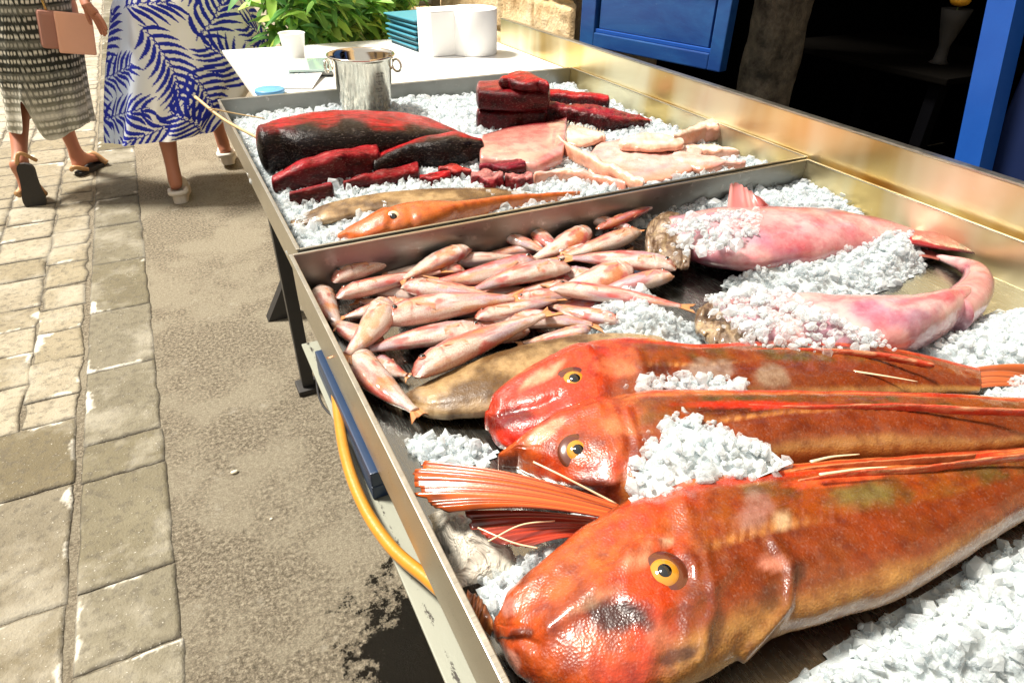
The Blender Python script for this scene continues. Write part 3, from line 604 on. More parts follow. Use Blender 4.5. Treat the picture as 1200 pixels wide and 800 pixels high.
# ------------------------------------------------------------------ soles
def solecol(seed=0):
    def f(U, C, S, V):
        n = fbm(V, 30, seed, 4); c = mixc(np.tile(np.array((.16,.085,.025)), (len(U),1)), (.55,.37,.17), np.clip(.5+n*2.2, 0, 1))
        c = mixc(c, (.16,.085,.03), sstep(.03,.0,np.abs(C+.05))*.6); return mixc(c, (.65,.5,.3), sstep(.72,.95,np.abs(C))*.6*(.5+n))
    return f
def sole(pairs, b, z, label, seed, n=80):
    t = empty('flatfish', tuple((P(*pairs[0][0], z)+P(*pairs[-1][1], z))/2), label, 'fish', 'brown flatfish in the trays')
    o, fr = loft('body', pairs, b, z, M['sole'], t, n=n, m=40, exp=2.2, colf=solecol(seed), nse=.002, nsc=60, seed=seed, disp=lambda U,C,S,V: .0012*np.sin(C*18)*np.clip(S,0,1))
    return t, fr
sole([((342,258),(346,267)),((378,241),(388,262)),((430,229),(442,252)),((500,222),(520,246)),((570,221),(590,238)),((618,226),(622,231))], [.006,.014,.016,.014,.01,.004], RZ, 'brown ridged flatfish lying behind the small orange gurnard', 5)
# skinned monk piece with white belly beside
fl, ffr = sole([((474,462),(477,476)),((500,449),(508,490)),((560,422),(575,488)),((625,402),(650,470)),((700,391),(740,450)),((770,392),(800,430))], [.008,.016,.022,.022,.016,.006], ZF+.002, 'brown flatfish with its tip pointing at the tray side, below the mullets', 6, 100)

# ------------------------------------------------------------------ gurnards
def pix(V): c = (V-CAM) @ R.T; return 600+FL*c[:,0]/c[:,2], 400+FL*c[:,1]/c[:,2]
def pblob(V, x, y, rx, ry, ang=0, seed=0, ns=.5):
    a, b = pix(V); a, b = a-x, b-y; c, s_ = math.cos(ang), math.sin(ang); u, v = (a*c+b*s_)/rx, (-a*s_+b*c)/ry
    return sstep(1.1, .55, np.sqrt(u*u+v*v)+ns*fbm(V, 60, seed, 3))
def pline(V, pts, w):
    a, b = pix(V); d = np.full(len(a), 1e9)
    for (x0,y0), (x1,y1) in zip(pts[:-1], pts[1:]):
        ex, ey = x1-x0, y1-y0; t = np.clip(((a-x0)*ex+(b-y0)*ey)/(ex*ex+ey*ey), 0, 1); d = np.minimum(d, np.hypot(a-x0-t*ex, b-y0-t*ey))
    return np.exp(-(d/w)**2)
def gcol(hl=.34, seed=0, bright=1.0, red=.0, feats=()):
    def f(U, C, S, V):
        n = fbm(V, 16, seed, 4); n2 = fbm(V, 55, seed+9, 3); N_ = len(U)
        up = mixc(np.tile(np.array((.34,.075,.008)), (N_,1)), (.15,.085,.016), np.clip(.5+2.4*n, 0, 1))     # olive brown flank
        c = mixc(up, (.42,.06,.006), np.clip(.2+1.5*n2, 0, 1)*.7)
        c = mixc(c, (.26,.04,.008), sstep(.0,-.15,C)*.8)
        c = mixc(c, (.55,.27,.07), sstep(-.72,-.95,C+.15*n))                                             # belly
        ll = sstep(.045,.01,np.abs(C+.1+.06*np.sin(U*6)))*(.45+.55*(np.sin(U*330) > -.2)); c = mixc(c, (.75,.33,.09), ll*.75)
        st = vnoise(np.stack([U*10, C*14, S*14], 1), 1.2, seed+4)
        rd = mixc(np.tile(np.array((.72,.05,.008)), (N_,1)), (.85,.27,.07), sstep(.1,.5,st)); c = mixc(c, rd, sstep(.50,.68,C+.1*n))
        hd = mixc(np.tile(np.array((.62,.055,.007)), (N_,1)), (.75,.19,.035), np.clip(.35+1.6*n, 0, 1)*.8)
        hd = mixc(hd, (.20,.02,.006), sstep(.2,.6,n2*.6+n+.25*(C < -.1))*.6); hd = mixc(hd, (.8,.5,.32), sstep(.25,.6,-n)*.35)
        hd = mixc(hd, (.75,.05,.015), red*sstep(.45,.2,U))
        c = mixc(hd, c, sstep(hl-.03, hl+.04, U-.05*C+.03*n)); c = c*bright
        for k, a in feats: c = mixc(c, k, a(V))
        return c
    return f
def gdisp(hl, amp=1.0, lines=()):
    def f(U, C, S, V):
        o = .0035*sstep(.03,.0,np.abs(U-hl+.04*C*C))*-1*amp                       # gill slit
        o += .004*amp*sstep(hl,hl-.06,U)*sstep(hl-.3,hl-.1,U)*np.clip(S,0,1)         # swollen cheek
        o += .003*amp*sstep(.05,.0,np.abs(C-.45))*sstep(hl*.9,0,U)                    # brow ridge
        o -= .005*amp*sstep(.07,.0,np.abs(C+.35+.5*U))*sstep(hl*.55,.0,U)             # mouth slit
        o += .0025*amp*sstep(.62,.72,C)*sstep(hl,hl+.05,U)                             # folded dorsal
        o += .0008*np.sin(U*420)*sstep(.04,.0,np.abs(C+.1))*sstep(hl,hl+.05,U)
        for pts, w_, am in lines: o += am*pline(V, pts, w_)*(S > -.2)
        o += .0012*amp*fbm(V, 140, 3, 3)*sstep(hl+.05,hl-.05,U)
        return o
    return f
def fan(name, root0, root1, tip, z0, z1, parent, col=(.75,.2,.04), dark=(.12,.03,.01), rays=14, lift=.01, seed=0, th=.0012, ragged=.05):
    # pleated fin: root0-root1 is the base, tip the list of pixels along the free edge
    n, m = 40, rays*6; E = catmull([P(*t_, z1) for t_ in tip], m); A = catmull([P(*root0, z0), P(*root1, z0)], m)
    rg = np.random.RandomState(seed); rag = np.repeat(rg.uniform(-ragged, ragged*.2, rays), 6)
    V = []; Cc = []
    for i in range(n):
        t = i/(n-1); e = A+(E-A)*(1+rag[:,None]*sstep(.6,1,t)); Q = A*(1-t)+e*t if False else A+(e-A)*t
        tt_ = np.arange(m)/6; tt_ = tt_+.35*np.sin(tt_*1.7+seed)+.25*np.sin(tt_*.9+2*seed); pl = np.cos(tt_*2*PI); Q = Q+np.array([0,0,1.])*(lift*math.sin(PI*t)*.8+pl[:,None]*.0013*(.3+t))*1.0
        V.append(Q); k = np.clip(.5+.5*pl+.35*np.sin(tt_*2.3+seed), 0, 1); q = np.clip(t-.55, 0, .45)/.45
        c = mixc(np.tile(np.array(dark), (m,1)), col, .25+.75*k); c = mixc(c, (.05,.03,.02), np.full(m, min(q*1.3,1)**2*.9)*np.clip(.4+.6*vnoise(Q, 60, seed), 0, 1)); Cc.append(c)
    V = np.vstack(V); Cc = np.vstack(Cc); F = gridF(n, m)
    V2 = V-np.array([0,0,th]); F2 = F[:,::-1]+len(V)
    bd = [];  
    idx = np.arange(n*m).reshape(n, m); loop = list(idx[0])+list(idx[1:,-1])+list(idx[-1,-2::-1])+list(idx[-2:0:-1,0])
    for a, b in zip(loop, loop[1:]+loop[:1]): bd.append((b, a, a+len(V), b+len(V)))
    return link(name, mesh(name, np.vstack([V, V2]), np.vstack([F, F2, np.array(bd)]), True, np.vstack([Cc, Cc])), parent, M['fin'])
GG = 'large red gurnards at the front of the tray'
def gurnard(label, pairs, b, z, eyep, hl, seed, cat='fish', group=GG, n=240, m=100, scale=1.0, eyek='gold', bright=.9, red=0., name='gurnard', lift=0.0, feats=(), lines=()):
    t = empty(name, tuple(P(*pairs[len(pairs)//2][1], ZF)), label, cat, group)
    o, fr = loft('body', pairs, b, z, M['gurnard'], t, n=n, m=m, exp=2.5, colf=gcol(hl, seed, bright, red, feats), disp=gdisp(hl, scale, lines), nse=.0035*scale, nsc=22, seed=seed, cap=(.8,.6))
    eye(t, fr, *eyep, eyek, lift)
    return t, fr
g1, f1 = gurnard('farthest of the big gurnards, jaw gaping next to the flatfish tip', [((569,488),(570,500)),((583,462),(590,526)),((625,432),(640,530)),((680,405),(705,522)),((745,402),(765,508)),((800,409),(815,498)),((870,405),(875,484)),((950,404),(955,482)),((1025,408),(1022,476)),((1090,420),(1088,468)),((1145,433),(1147,460))], [.014,.024,.032,.038,.039,.036,.032,.029,.024,.016,.007], ZF+.010, (673,447,19), .34, 51, red=.9, feats=[((.22,.006,.004), lambda V: pblob(V,600,492,34,17,-.1,1,.2)), ((.8,.03,.012), lambda V: pblob(V,612,508,34,14,-.2,2,.3)), ((.8,.5,.3), lambda V: pblob(V,635,440,40,7,-.55,3)*.8), ((.8,.25,.1), lambda V: pblob(V,720,430,35,12,.2,4)*.6), ((.05,.008,.004), lambda V: pblob(V,775,432,16,12,0,5)*.7), ((.45,.36,.28), lambda V: pblob(V,830,432,32,14,0,6)*.7), ((.4,.33,.22), lambda V: pblob(V,905,440,25,16,0,7)*.6)],
    lines=[([(575,470),(600,452),(640,432),(690,412)],5,.006), ([(569,496),(583,512),(600,526),(640,520)],5,.006), ([(590,484),(630,478),(655,468)],7,-.008), ([(655,470),(700,478),(740,470)],8,.004), ([(745,410),(755,440),(745,470)],6,.004)])
fan('tail_fin', (1124,433), (1124,458), [(1235,428),(1215,440),(1205,447),(1210,452),(1225,455)], ZF+.012, ZF+.02, g1, (.6,.16,.05), rays=9, seed=1)
g2, f2 = gurnard('middle big gurnard, half buried in ice between its two neighbours', [((583,540),(586,546)),((617,515),(624,560)),((655,485),(672,582)),((710,468),(735,598)),((770,465),(790,596)),((845,463),(855,578)),((920,462),(930,556)),((1000,462),(1003,549)),((1080,464),(1080,545)),((1150,467),(1150,540)),((1210,470),(1210,528)),((1290,474),(1290,505))], [.011,.024,.033,.040,.041,.038,.036,.034,.031,.026,.019,.008], ZF+.019, (677,529,19), .3, 52, feats=[((.05,.008,.004), lambda V: pblob(V,700,572,34,16,.3,1)*.8), ((.8,.5,.3), lambda V: pblob(V,640,505,34,9,-.6,2)*.7), ((.05,.008,.004), lambda V: pblob(V,850,480,60,7,0,3)*.7), ((.75,.04,.012), lambda V: pblob(V,870,474,90,5,0,4,.3)), ((.8,.25,.1), lambda V: pblob(V,730,500,26,12,.2,5)*.6)],
    lines=[([(590,540),(620,515),(655,492),(700,482)],6,.005), ([(600,552),(650,560),(720,562)],7,.004), ([(690,575),(640,572),(600,556)],4,-.004), ([(735,480),(748,520),(740,570)],6,.005)])
fan('tail_fin', (1288,476), (1288,502), [(1380,465),(1360,480),(1350,490),(1360,500),(1370,512)], ZF+.022, ZF+.03, g2, (.6,.16,.05), rays=9, seed=2)
g3, f3 = gurnard('nearest and largest gurnard, with its fin spread towards the tray side', [((581,726),(586,752)),((602,700),(600,780)),((640,667),(634,806)),((690,625),(690,826)),((742,590),(758,826)),((790,568),(818,804)),((850,556),(868,775)),((905,552),(912,748)),((960,546),(968,730)),((1040,540),(1047,708)),((1120,534),(1117,668)),((1200,527),(1203,614)),((1300,515),(1295,570)),((1390,500),(1385,530))], [.014,.024,.031,.037,.041,.043,.041,.038,.036,.034,.031,.026,.018,.008], ZF+.016, (778,672,24), .36, 53, feats=[((.05,.008,.004), lambda V: pblob(V,722,722,44,24,.2,1)), ((.05,.008,.004), lambda V: pblob(V,612,742,18,9,-.2,2)*.8), ((.05,.008,.004), lambda V: pblob(V,800,765,34,13,-.3,3)*.8), ((.05,.008,.004), lambda V: pblob(V,840,735,12,28,.1,4)*.7), ((.8,.5,.3), lambda V: pblob(V,760,643,34,9,-.45,5)), ((.8,.5,.3), lambda V: pblob(V,700,700,60,8,-.5,16)*.35), ((.10,.02,.008), lambda V: pblob(V,935,670,11,20,.1,6,.3)), ((.75,.3,.2), lambda V: pblob(V,905,660,24,10,.1,7)*.7), ((.5,.3,.26), lambda V: pblob(V,885,600,24,26,.3,8)*.45), ((.75,.06,.012), lambda V: pblob(V,750,605,60,22,-.4,9)*.8), ((.8,.6,.35), lambda V: pblob(V,915,610,14,16,.5,10)*.6), ((.20,.16,.04), lambda V: pblob(V,1010,580,50,16,-.05,11)*.8), ((.78,.4,.3), lambda V: pblob(V,596,775,13,16,-.5,12)*.7), ((.8,.12,.03), lambda V: pblob(V,980,562,70,7,-.1,13,.3)), ((.05,.008,.004), lambda V: pblob(V,900,700,14,22,.2,14)*.6), ((.7,.35,.3), lambda V: pblob(V,598,712,14,12,0,15)*.6)],  # nape patch paints a glint, dark gill patch the shade of the cavity
    lines=[([(596,705),(640,665),(690,628),(745,605),(800,590)],14,.008), ([(640,735),(700,690),(735,665)],10,.006), ([(735,700),(780,710),(820,695),(860,660)],9,.005), ([(590,752),(612,750),(630,756)],5,-.006), ([(905,632),(928,662),(924,705),(895,742),(872,768)],7,.007), ([(735,655),(760,640),(795,640),(815,665)],7,.006), ([(825,640),(838,700),(820,770)],7,.004), ([(850,610),(900,600),(940,600)],9,.002)])
fan('tail_fin', (1388,502), (1384,530), [(1480,480),(1465,500),(1455,512),(1460,530),(1475,550)], ZF+.012, ZF+.02, g3, (.6,.16,.05), rays=9, seed=3)
fan('pectoral_fin', (728,592), (712,606), [(500,541),(489,549),(484,560),(485,572),(490,583),(502,591),(525,598)], ZF+.075, ZF+.07, g3, (.85,.17,.025), (.12,.014,.005), rays=11, seed=4, lift=.014, th=.002)
fan('pelvic_fin', (700,606), (690,628), [(545,598),(552,618),(575,634),(620,641)], ZF+.045, ZF+.05, g3, (.6,.07,.03), (.25,.02,.012), rays=8, seed=6, lift=.006)
for a, b_, zz in (((545,553),(0,0),0),):
    pass
link('fin_ray', tube('fin_ray', [P(625,541,ZF+.105), P(660,558,ZF+.105), P(722,590,ZF+.085)], .0011, 20, 6), g3, M['eye_white'])
link('fin_ray', tube('fin_ray', [P(572,634,ZF+.06), P(610,615,ZF+.066), P(650,610,ZF+.06)], .0009, 20, 6), g3, M['eye_white'])
link('fin_ray', tube('fin_ray', [P(560,618,ZF+.06), P(600,635,ZF+.062), P(630,642,ZF+.06)], .0009, 20, 6), g3, M['eye_white'])
# dorsal folds and spines lying along the backs
def dorsal(t, pts, r, z, colr=(.75,.12,.03), seed=0, nm='dorsal_fin'):
    pr = [((x, y-r), (x, y+r)) for x, y in pts]
    loft(nm, pr, .006, z, M['gurnard'], t, n=90, m=14, colf=lambda U,C,S,V: mixc(np.tile(np.array(colr), (len(U),1)), (.85,.4,.2), sstep(.0,.5,vnoise(np.stack([U*14,C*3,S*3],1),1.5,seed))), nse=.003, nsc=70, seed=seed, cap=(1,2))
dorsal(g3, [(935,566),(1000,556),(1070,551),(1150,541),(1230,532)], 5, ZF+.078, (.8,.1,.03), 3)
dorsal(g3, [(925,556),(960,550),(1040,543),(1140,536)], 3, ZF+.075, (.85,.3,.12), 9)
dorsal(g2, [(800,474),(870,478),(950,479),(1050,477),(1150,482),(1230,484)], 4, ZF+.082, (.75,.06,.02), 4)
dorsal(g1, [(770,417),(860,413),(950,412),(1030,417),(1090,428)], 4, ZF+.06, (.7,.07,.02), 5)
for pts, zz, gg in (([(950,541),(975,535),(1007,532)], .115, g3), ([(1000,435),(1040,441),(1075,447)], .06, g1), ([(960,556),(1010,549),(1040,547)], .1, g3)):
    link('fin_spine', tube('fin_spine', [P(x, y, ZF+zz) for x, y in pts], [.0018,.0006], 16, 6), gg, M['eye_white'])
g4, f4 = gurnard('small bright orange gurnard in the tuna tray, pressed along its front wall', [((397,277),(398,284)),((420,262),(425,287)),((450,246),(455,282)),((490,238),(500,275)),((540,236),(545,262)),((600,230),(600,247)),((650,226),(650,238)),((685,224),(685,229))], [.008,.018,.026,.028,.024,.018,.012,.005], RZ-.004, (461,257,8.5), .33, 54, group='gurnard in the tuna tray', n=110, m=48, scale=.6, eyek='cream', bright=1.0, lift=.010, lines=[([(397,276),(425,262),(455,250)],4,.004), ([(480,246),(484,262),(478,280)],4,-.004)])
me = g4.children[0].data; ca = me.color_attributes['Col']; arr = np.zeros(len(ca.data)*4, np.float32); ca.data.foreach_get('color', arr); arr = arr.reshape(-1,4)
arr[:,:3] = arr[:,:3]*.25+np.array((.85,.2,.03))*.75; ca.data.foreach_set('color', arr.ravel())

# ------------------------------------------------------------------ monkfish tails
def mcol(seed=0):
    def f(U, C, S, V):
        n = fbm(V, 14, seed, 4); c = mixc(np.tile(np.array((.62,.24,.25)), (len(U),1)), (.74,.5,.47), np.clip(.5+1.5*n, 0, 1))
        c = mixc(c, (.36,.2,.3), sstep(.1,.5,vnoise(V,22,seed+5)-.1*C)*.7); return mixc(c, (.55,.08,.1), sstep(.35,.7,vnoise(V*np.array([.5,1,1]),45,seed+7)+.3*C)*.7)
    return f
def frill(t, pix, z, seed, nm='head_skin'):
    pr = [((x-0, y-h), (x, y+h)) for x, y, h in pix]
    loft(nm, pr, .018, z, M['shell'], t, n=50, m=36, nse=.016, nsc=75, seed=seed, colf=lambda U,C,S,V: mixc(mixc(np.tile(np.array((.2,.11,.05)), (len(U),1)), (.6,.45,.25), np.clip(fbm(V,70,seed)*1.6+.3,0,1)), (.75,.6,.45), sstep(.25,.5,vnoise(V,45,seed))), cap=(.6,.6))
m1 = empty('monkfish_tail', tuple(P(900,290,ZF)), 'upper monkfish tail lying straight with its red tail against the gold rail', 'fish', 'skinned monkfish tails')
loft('body', [((788,254),(792,300)),((830,245),(836,315)),((880,243),(884,322)),((940,243),(940,316)),((1000,250),(998,303)),((1050,263),(1045,292)),((1085,274),(1082,288))], [.03,.042,.046,.042,.032,.02,.01], ZF+.002, M['monk'], m1, n=90, m=44, nse=.007, nsc=18, colf=mcol(3), seed=3)
frill(m1, [(760,282,20),(775,276,26),(795,283,32),(806,290,26)], ZF+.02, 8)
loft('tail_fin', [((1070,269),(1068,288)),((1110,273),(1106,293)),((1148,277),(1149,299))], [.010,.008,.006], ZF+.022, M['monk'], m1, n=40, m=24, nse=.004, nsc=50, colf=lambda U,C,S,V: mixc(np.tile(np.array((.32,.02,.025)), (len(U),1)), (.05,.01,.01), sstep(.5,.9,U+.3*vnoise(V,90,3))))
fan('back_fin', (852,246), (902,243), [(856,212),(866,214),(880,224),(902,240)], ZF+.06, ZF+.08, m1, (.68,.3,.3), (.5,.18,.2), rays=6, seed=7, lift=.002, ragged=.1)
m2 = empty('monkfish_tail', tuple(P(1000,390,ZF)), 'lower monkfish tail curving upwards, ice heaped over its head end', 'fish', 'skinned monkfish tails')
loft('body', [((850,350),(850,402)),((915,344),(925,420)),((980,345),(1000,428)),((1040,345),(1065,424)),((1082,339),(1112,406)),((1108,333),(1148,384))], [.03,.04,.044,.044,.04,.034], ZF+.002, M['monk'], m2, n=110, m=44, nse=.006, nsc=18, colf=mcol(5), seed=5)
tl_pts = [P(1112,368,ZF+.036), P(1132,352,ZF+.034), P(1144,335,ZF+.030), P(1143,320,ZF+.024), P(1130,311,ZF+.018), P(1112,305,ZF+.013), P(1098,301,ZF+.010)]
tm = tube('tail_stub', tl_pts, [.034,.032,.027,.020,.014,.009,.006], 70, 26); V_ = np.zeros(len(tm.vertices)*3); tm.vertices.foreach_get('co', V_); V_ = V_.reshape(-1,3)
ca_ = tm.color_attributes.new('Col', 'FLOAT_COLOR', 'POINT'); cc_ = np.ones((len(V_),4), np.float32); cc_[:,:3] = mcol(5)(np.zeros(len(V_)), np.zeros(len(V_)), np.zeros(len(V_)), V_); ca_.data.foreach_set('color', cc_.ravel())
link('tail_stub', tm, m2, M['monk'])
fan('tail_fin', tuple((1104,300)), tuple((1100,305)), [(1078,290),(1070,292),(1066,297),(1074,301)], ZF+.012, ZF+.014, m2, (.35,.1,.08), (.08,.02,.02), rays=5, seed=31, lift=.002)
frill(m2, [(822,378,18),(840,380,30),(862,392,26),(880,398,16)], ZF+.018, 12)

# ------------------------------------------------------------------ mullets: six body shapes, one thing per fish
def mullet_proto(bend, flip, belly, seed):
    n, m = 130, 48; u = np.linspace(0, 1, n)*.9
    hh = np.interp(u, [0,.012,.05,.1,.17,.28,.42,.6,.75,.85,.9], [.012,.04,.066,.084,.097,.105,.1,.078,.052,.032,.027])
    th = np.arange(m)*2*PI/m; V = []; yc = lambda t: bend*4*t*(1-t)
    for ui, h in zip(u, hh):
        V.append(np.stack([np.full(m, ui), yc(ui)+h*np.cos(th), .66*h*np.sin(th)], 1))
    V = np.vstack(V); U = np.repeat(u, m); C = np.tile(np.cos(th), n)*(1 if flip else -1); S = np.tile(np.sin(th), n)
    bk = (-S if belly else C)   # +1 back, -1 belly
    q = V+seed*3.7; n1 = fbm(q, 7, seed); n2 = vnoise(q*np.array([.6,2,2]), 16, seed+2)
    st = np.array([.2,1.6,1.6]); w1_ = fbm(q*st, 13, seed+20, 4)
    b2 = bk+.35*w1_
    c = mixc(np.tile(np.array((.86,.50,.40)), (len(U),1)), (.66,.13,.10), sstep(-.2,.75,b2))          # rosy back
    c = mixc(c, (.82,.40,.10), sstep(.20,.0,np.abs(b2+.02))*.55)                                         # yellow orange stripe
    c = mixc(c, (.70,.12,.09), sstep(.12,.0,np.abs(b2-.3))*.55); c = mixc(c, (.88,.76,.64), sstep(-.25,-.7,b2))
    c = mixc(c, (.96,.90,.86), sstep(.02,.35,fbm(q*np.array([.6,1.6,1.6]),11,seed+31,4))*.8); c = mixc(c, (.40,.30,.48), sstep(.1,.45,fbm(q*st,9,seed+6,4))*.6); c = mixc(c, (.60,.05,.035), sstep(.05,.35,fbm(q*st,16,seed+51,3))*.55); c = mixc(c, (.70,.07,.06), sstep(.18,.45,fbm(q*np.array([.6,1.4,1.4]),9,seed+13,4))*.8); c = mixc(c, (.82,.36,.08), sstep(.15,.4,fbm(q*np.array([.5,1.5,1.5]),12,seed+41,4))*.6)  # near-white patches paint silvery highlights; the other blotches are skin colour
    c = mixc(c, (.40,.08,.04), sstep(.17,.02,U+.05*n1)*.75*(bk > -.6)); c = mixc(c, (.85,.62,.5), sstep(.05,.0,np.abs(U-.15))*sstep(.1,-.3,bk)*.7)
    c = mixc(c, (.3,.05,.04), sstep(.010,.001,np.abs(U-.2+.06*C*C))*.55*sstep(.75,.4,np.abs(C))); c = mixc(c, (.15,.03,.02), sstep(.010,.0,np.abs(bk+.25+U*2))*sstep(.06,.03,U)*.8)
    sc_ = (np.sin(U*230)*np.sin(C*34+ (np.floor(U*73) % 2)*PI)); c = c*(1-.13*sstep(.2,.9,sc_)[:,None]*sstep(.2,.25,U)[:,None])
    F = [f[::-1] for f in gridF(n, m, True).tolist()]+[list(range(m)), list(range((n-1)*m, n*m))[::-1]]
    V[:,2] += .0045*fbm(q, 10, seed+1)-.018*sstep(.07,.0,U)*(S > 0)+.004*sstep(.2,.17,U)*(S > 0)*sstep(.12,.17,U); V[:,1] += (.010 if flip else -.010)*-sstep(.09,.0,U); body = mesh('body', V, F, True, c)
    # forked tail
    k, mm = 10, 15; TV = []; TC = []
    for i in range(k):
        t = i/(k-1)
        for j in range(mm):
            s = j/(mm-1)*2-1; x = .885+t*(.075+.05*abs(s)**1.3); TV.append((x, yc(.9)-bend*1.6*t*.1+s*(.026+.062*t), .006*math.sin(s*9)*t)); TC.append(np.array((.72,.36,.16))*(1-.25*t+.12*math.cos(s*22)))
    Fq = gridF(k, mm); TV = np.array(TV); tail = mesh('tail_fin', np.vstack([TV+[0,0,.0035], TV-[0,0,.0035]]), np.vstack([Fq[:,::-1], Fq+len(TV)]), True, np.vstack([TC, TC]))
    TV = []; TC = []
    for i in range(8):
        t = i/7
        for j in range(9):
            s = j/8*2-1; TV.append((.22+.12*t, yc(.3)+(-.02 if flip else .02)+s*(.008+.028*t)+(-.02 if flip else .02)*t, .071-.004*t-.02*abs(s)*t+.002*math.cos(s*12))); TC.append(np.array((.66,.32,.2))*(1-.05*t+.2*math.cos(s*14)))
    Fq = gridF(8, 9); TV = np.array(TV); pec = mesh('pectoral_fin', np.vstack([TV, TV-[0,0,.004]]), np.vstack([Fq, Fq[:,::-1]+len(TV)]), True, np.vstack([TC, TC]))
    TV = []; TC = []; sg = (1 if flip else -1)
    for i in range(14):
        t = i/13
        for j in range(4):
            s = j/3; x = .3+.3*t; TV.append((x+.03*s, yc(x)+sg*(.095-.04*t+s*.024*(1-t*.6)), .008*math.cos(i*1.6))); TC.append(np.array((.7,.32,.2))*(1-.15*(i % 2)))
    Fq = gridF(14, 4); TV = np.array(TV); dor = mesh('dorsal_fin', np.vstack([TV+[0,0,.003], TV-[0,0,.003]]), np.vstack([Fq, Fq[:,::-1]+len(TV)]), True, np.vstack([TC, TC]))
    V, F = disc_dome('', .017, .010, 16, 5); e = V*np.array([1.3,1.3,.9]); e += [.088, yc(.088)+(.012 if flip else -.012), .0515]; ey = mesh('eye', e, F)
    V, F = disc_dome('', .0165, .007, 14, 4); e = V+[.088, yc(.088)+(.012 if flip else -.012), .0590]; pu = mesh('pupil', e, F)
    for me_, mt in ((body,'mullet'),(tail,'fin'),(pec,'fin'),(dor,'fin'),(ey,'eye_amber'),(pu,'eye_black')): me_.materials.append(M[mt])
    return body, tail, pec, dor, ey, pu
PROTO = {}
def proto(bend, flip, belly, seed):
    k = (bend, flip, belly)
    if k not in PROTO: PROTO[k] = mullet_proto(bend, flip, belly, seed)
    return PROTO[k]
def mullet(head, tail, wpx, z, bend, flip, belly, label, roll=0, pitch=0):
    a = P(*head, z); b = P(*tail, z-.004); d = b-a; L = np.linalg.norm(d); dep = depth((a+b)/2); W = wpx*dep/FL/2/.105*1.2
    body, tf, pec, dor, ey, pu = proto(bend, flip, belly, len(PROTO)*7+3)
    t = empty('red_mullet', tuple(a), label, 'fish', 'small red mullets heaped in the tray'); t.rotation_euler = (roll, math.asin(-d[2]/L), math.atan2(d[1], d[0])); t.scale = (L*1.06, W, W)
    for nm, me_ in (('body', body), ('tail_fin', tf), ('pectoral_fin', pec), ('dorsal_fin', dor)):
        if belly and nm == 'dorsal_fin': continue
        link(nm, me_, t, None, (0,0,0))
    if not belly: e = link('eye', ey, t, None, (0,0,0)); link('pupil', pu, e, None, (0,0,0))
z0 = ZF+.016; z1 = ZF+.030; z2 = ZF+.046
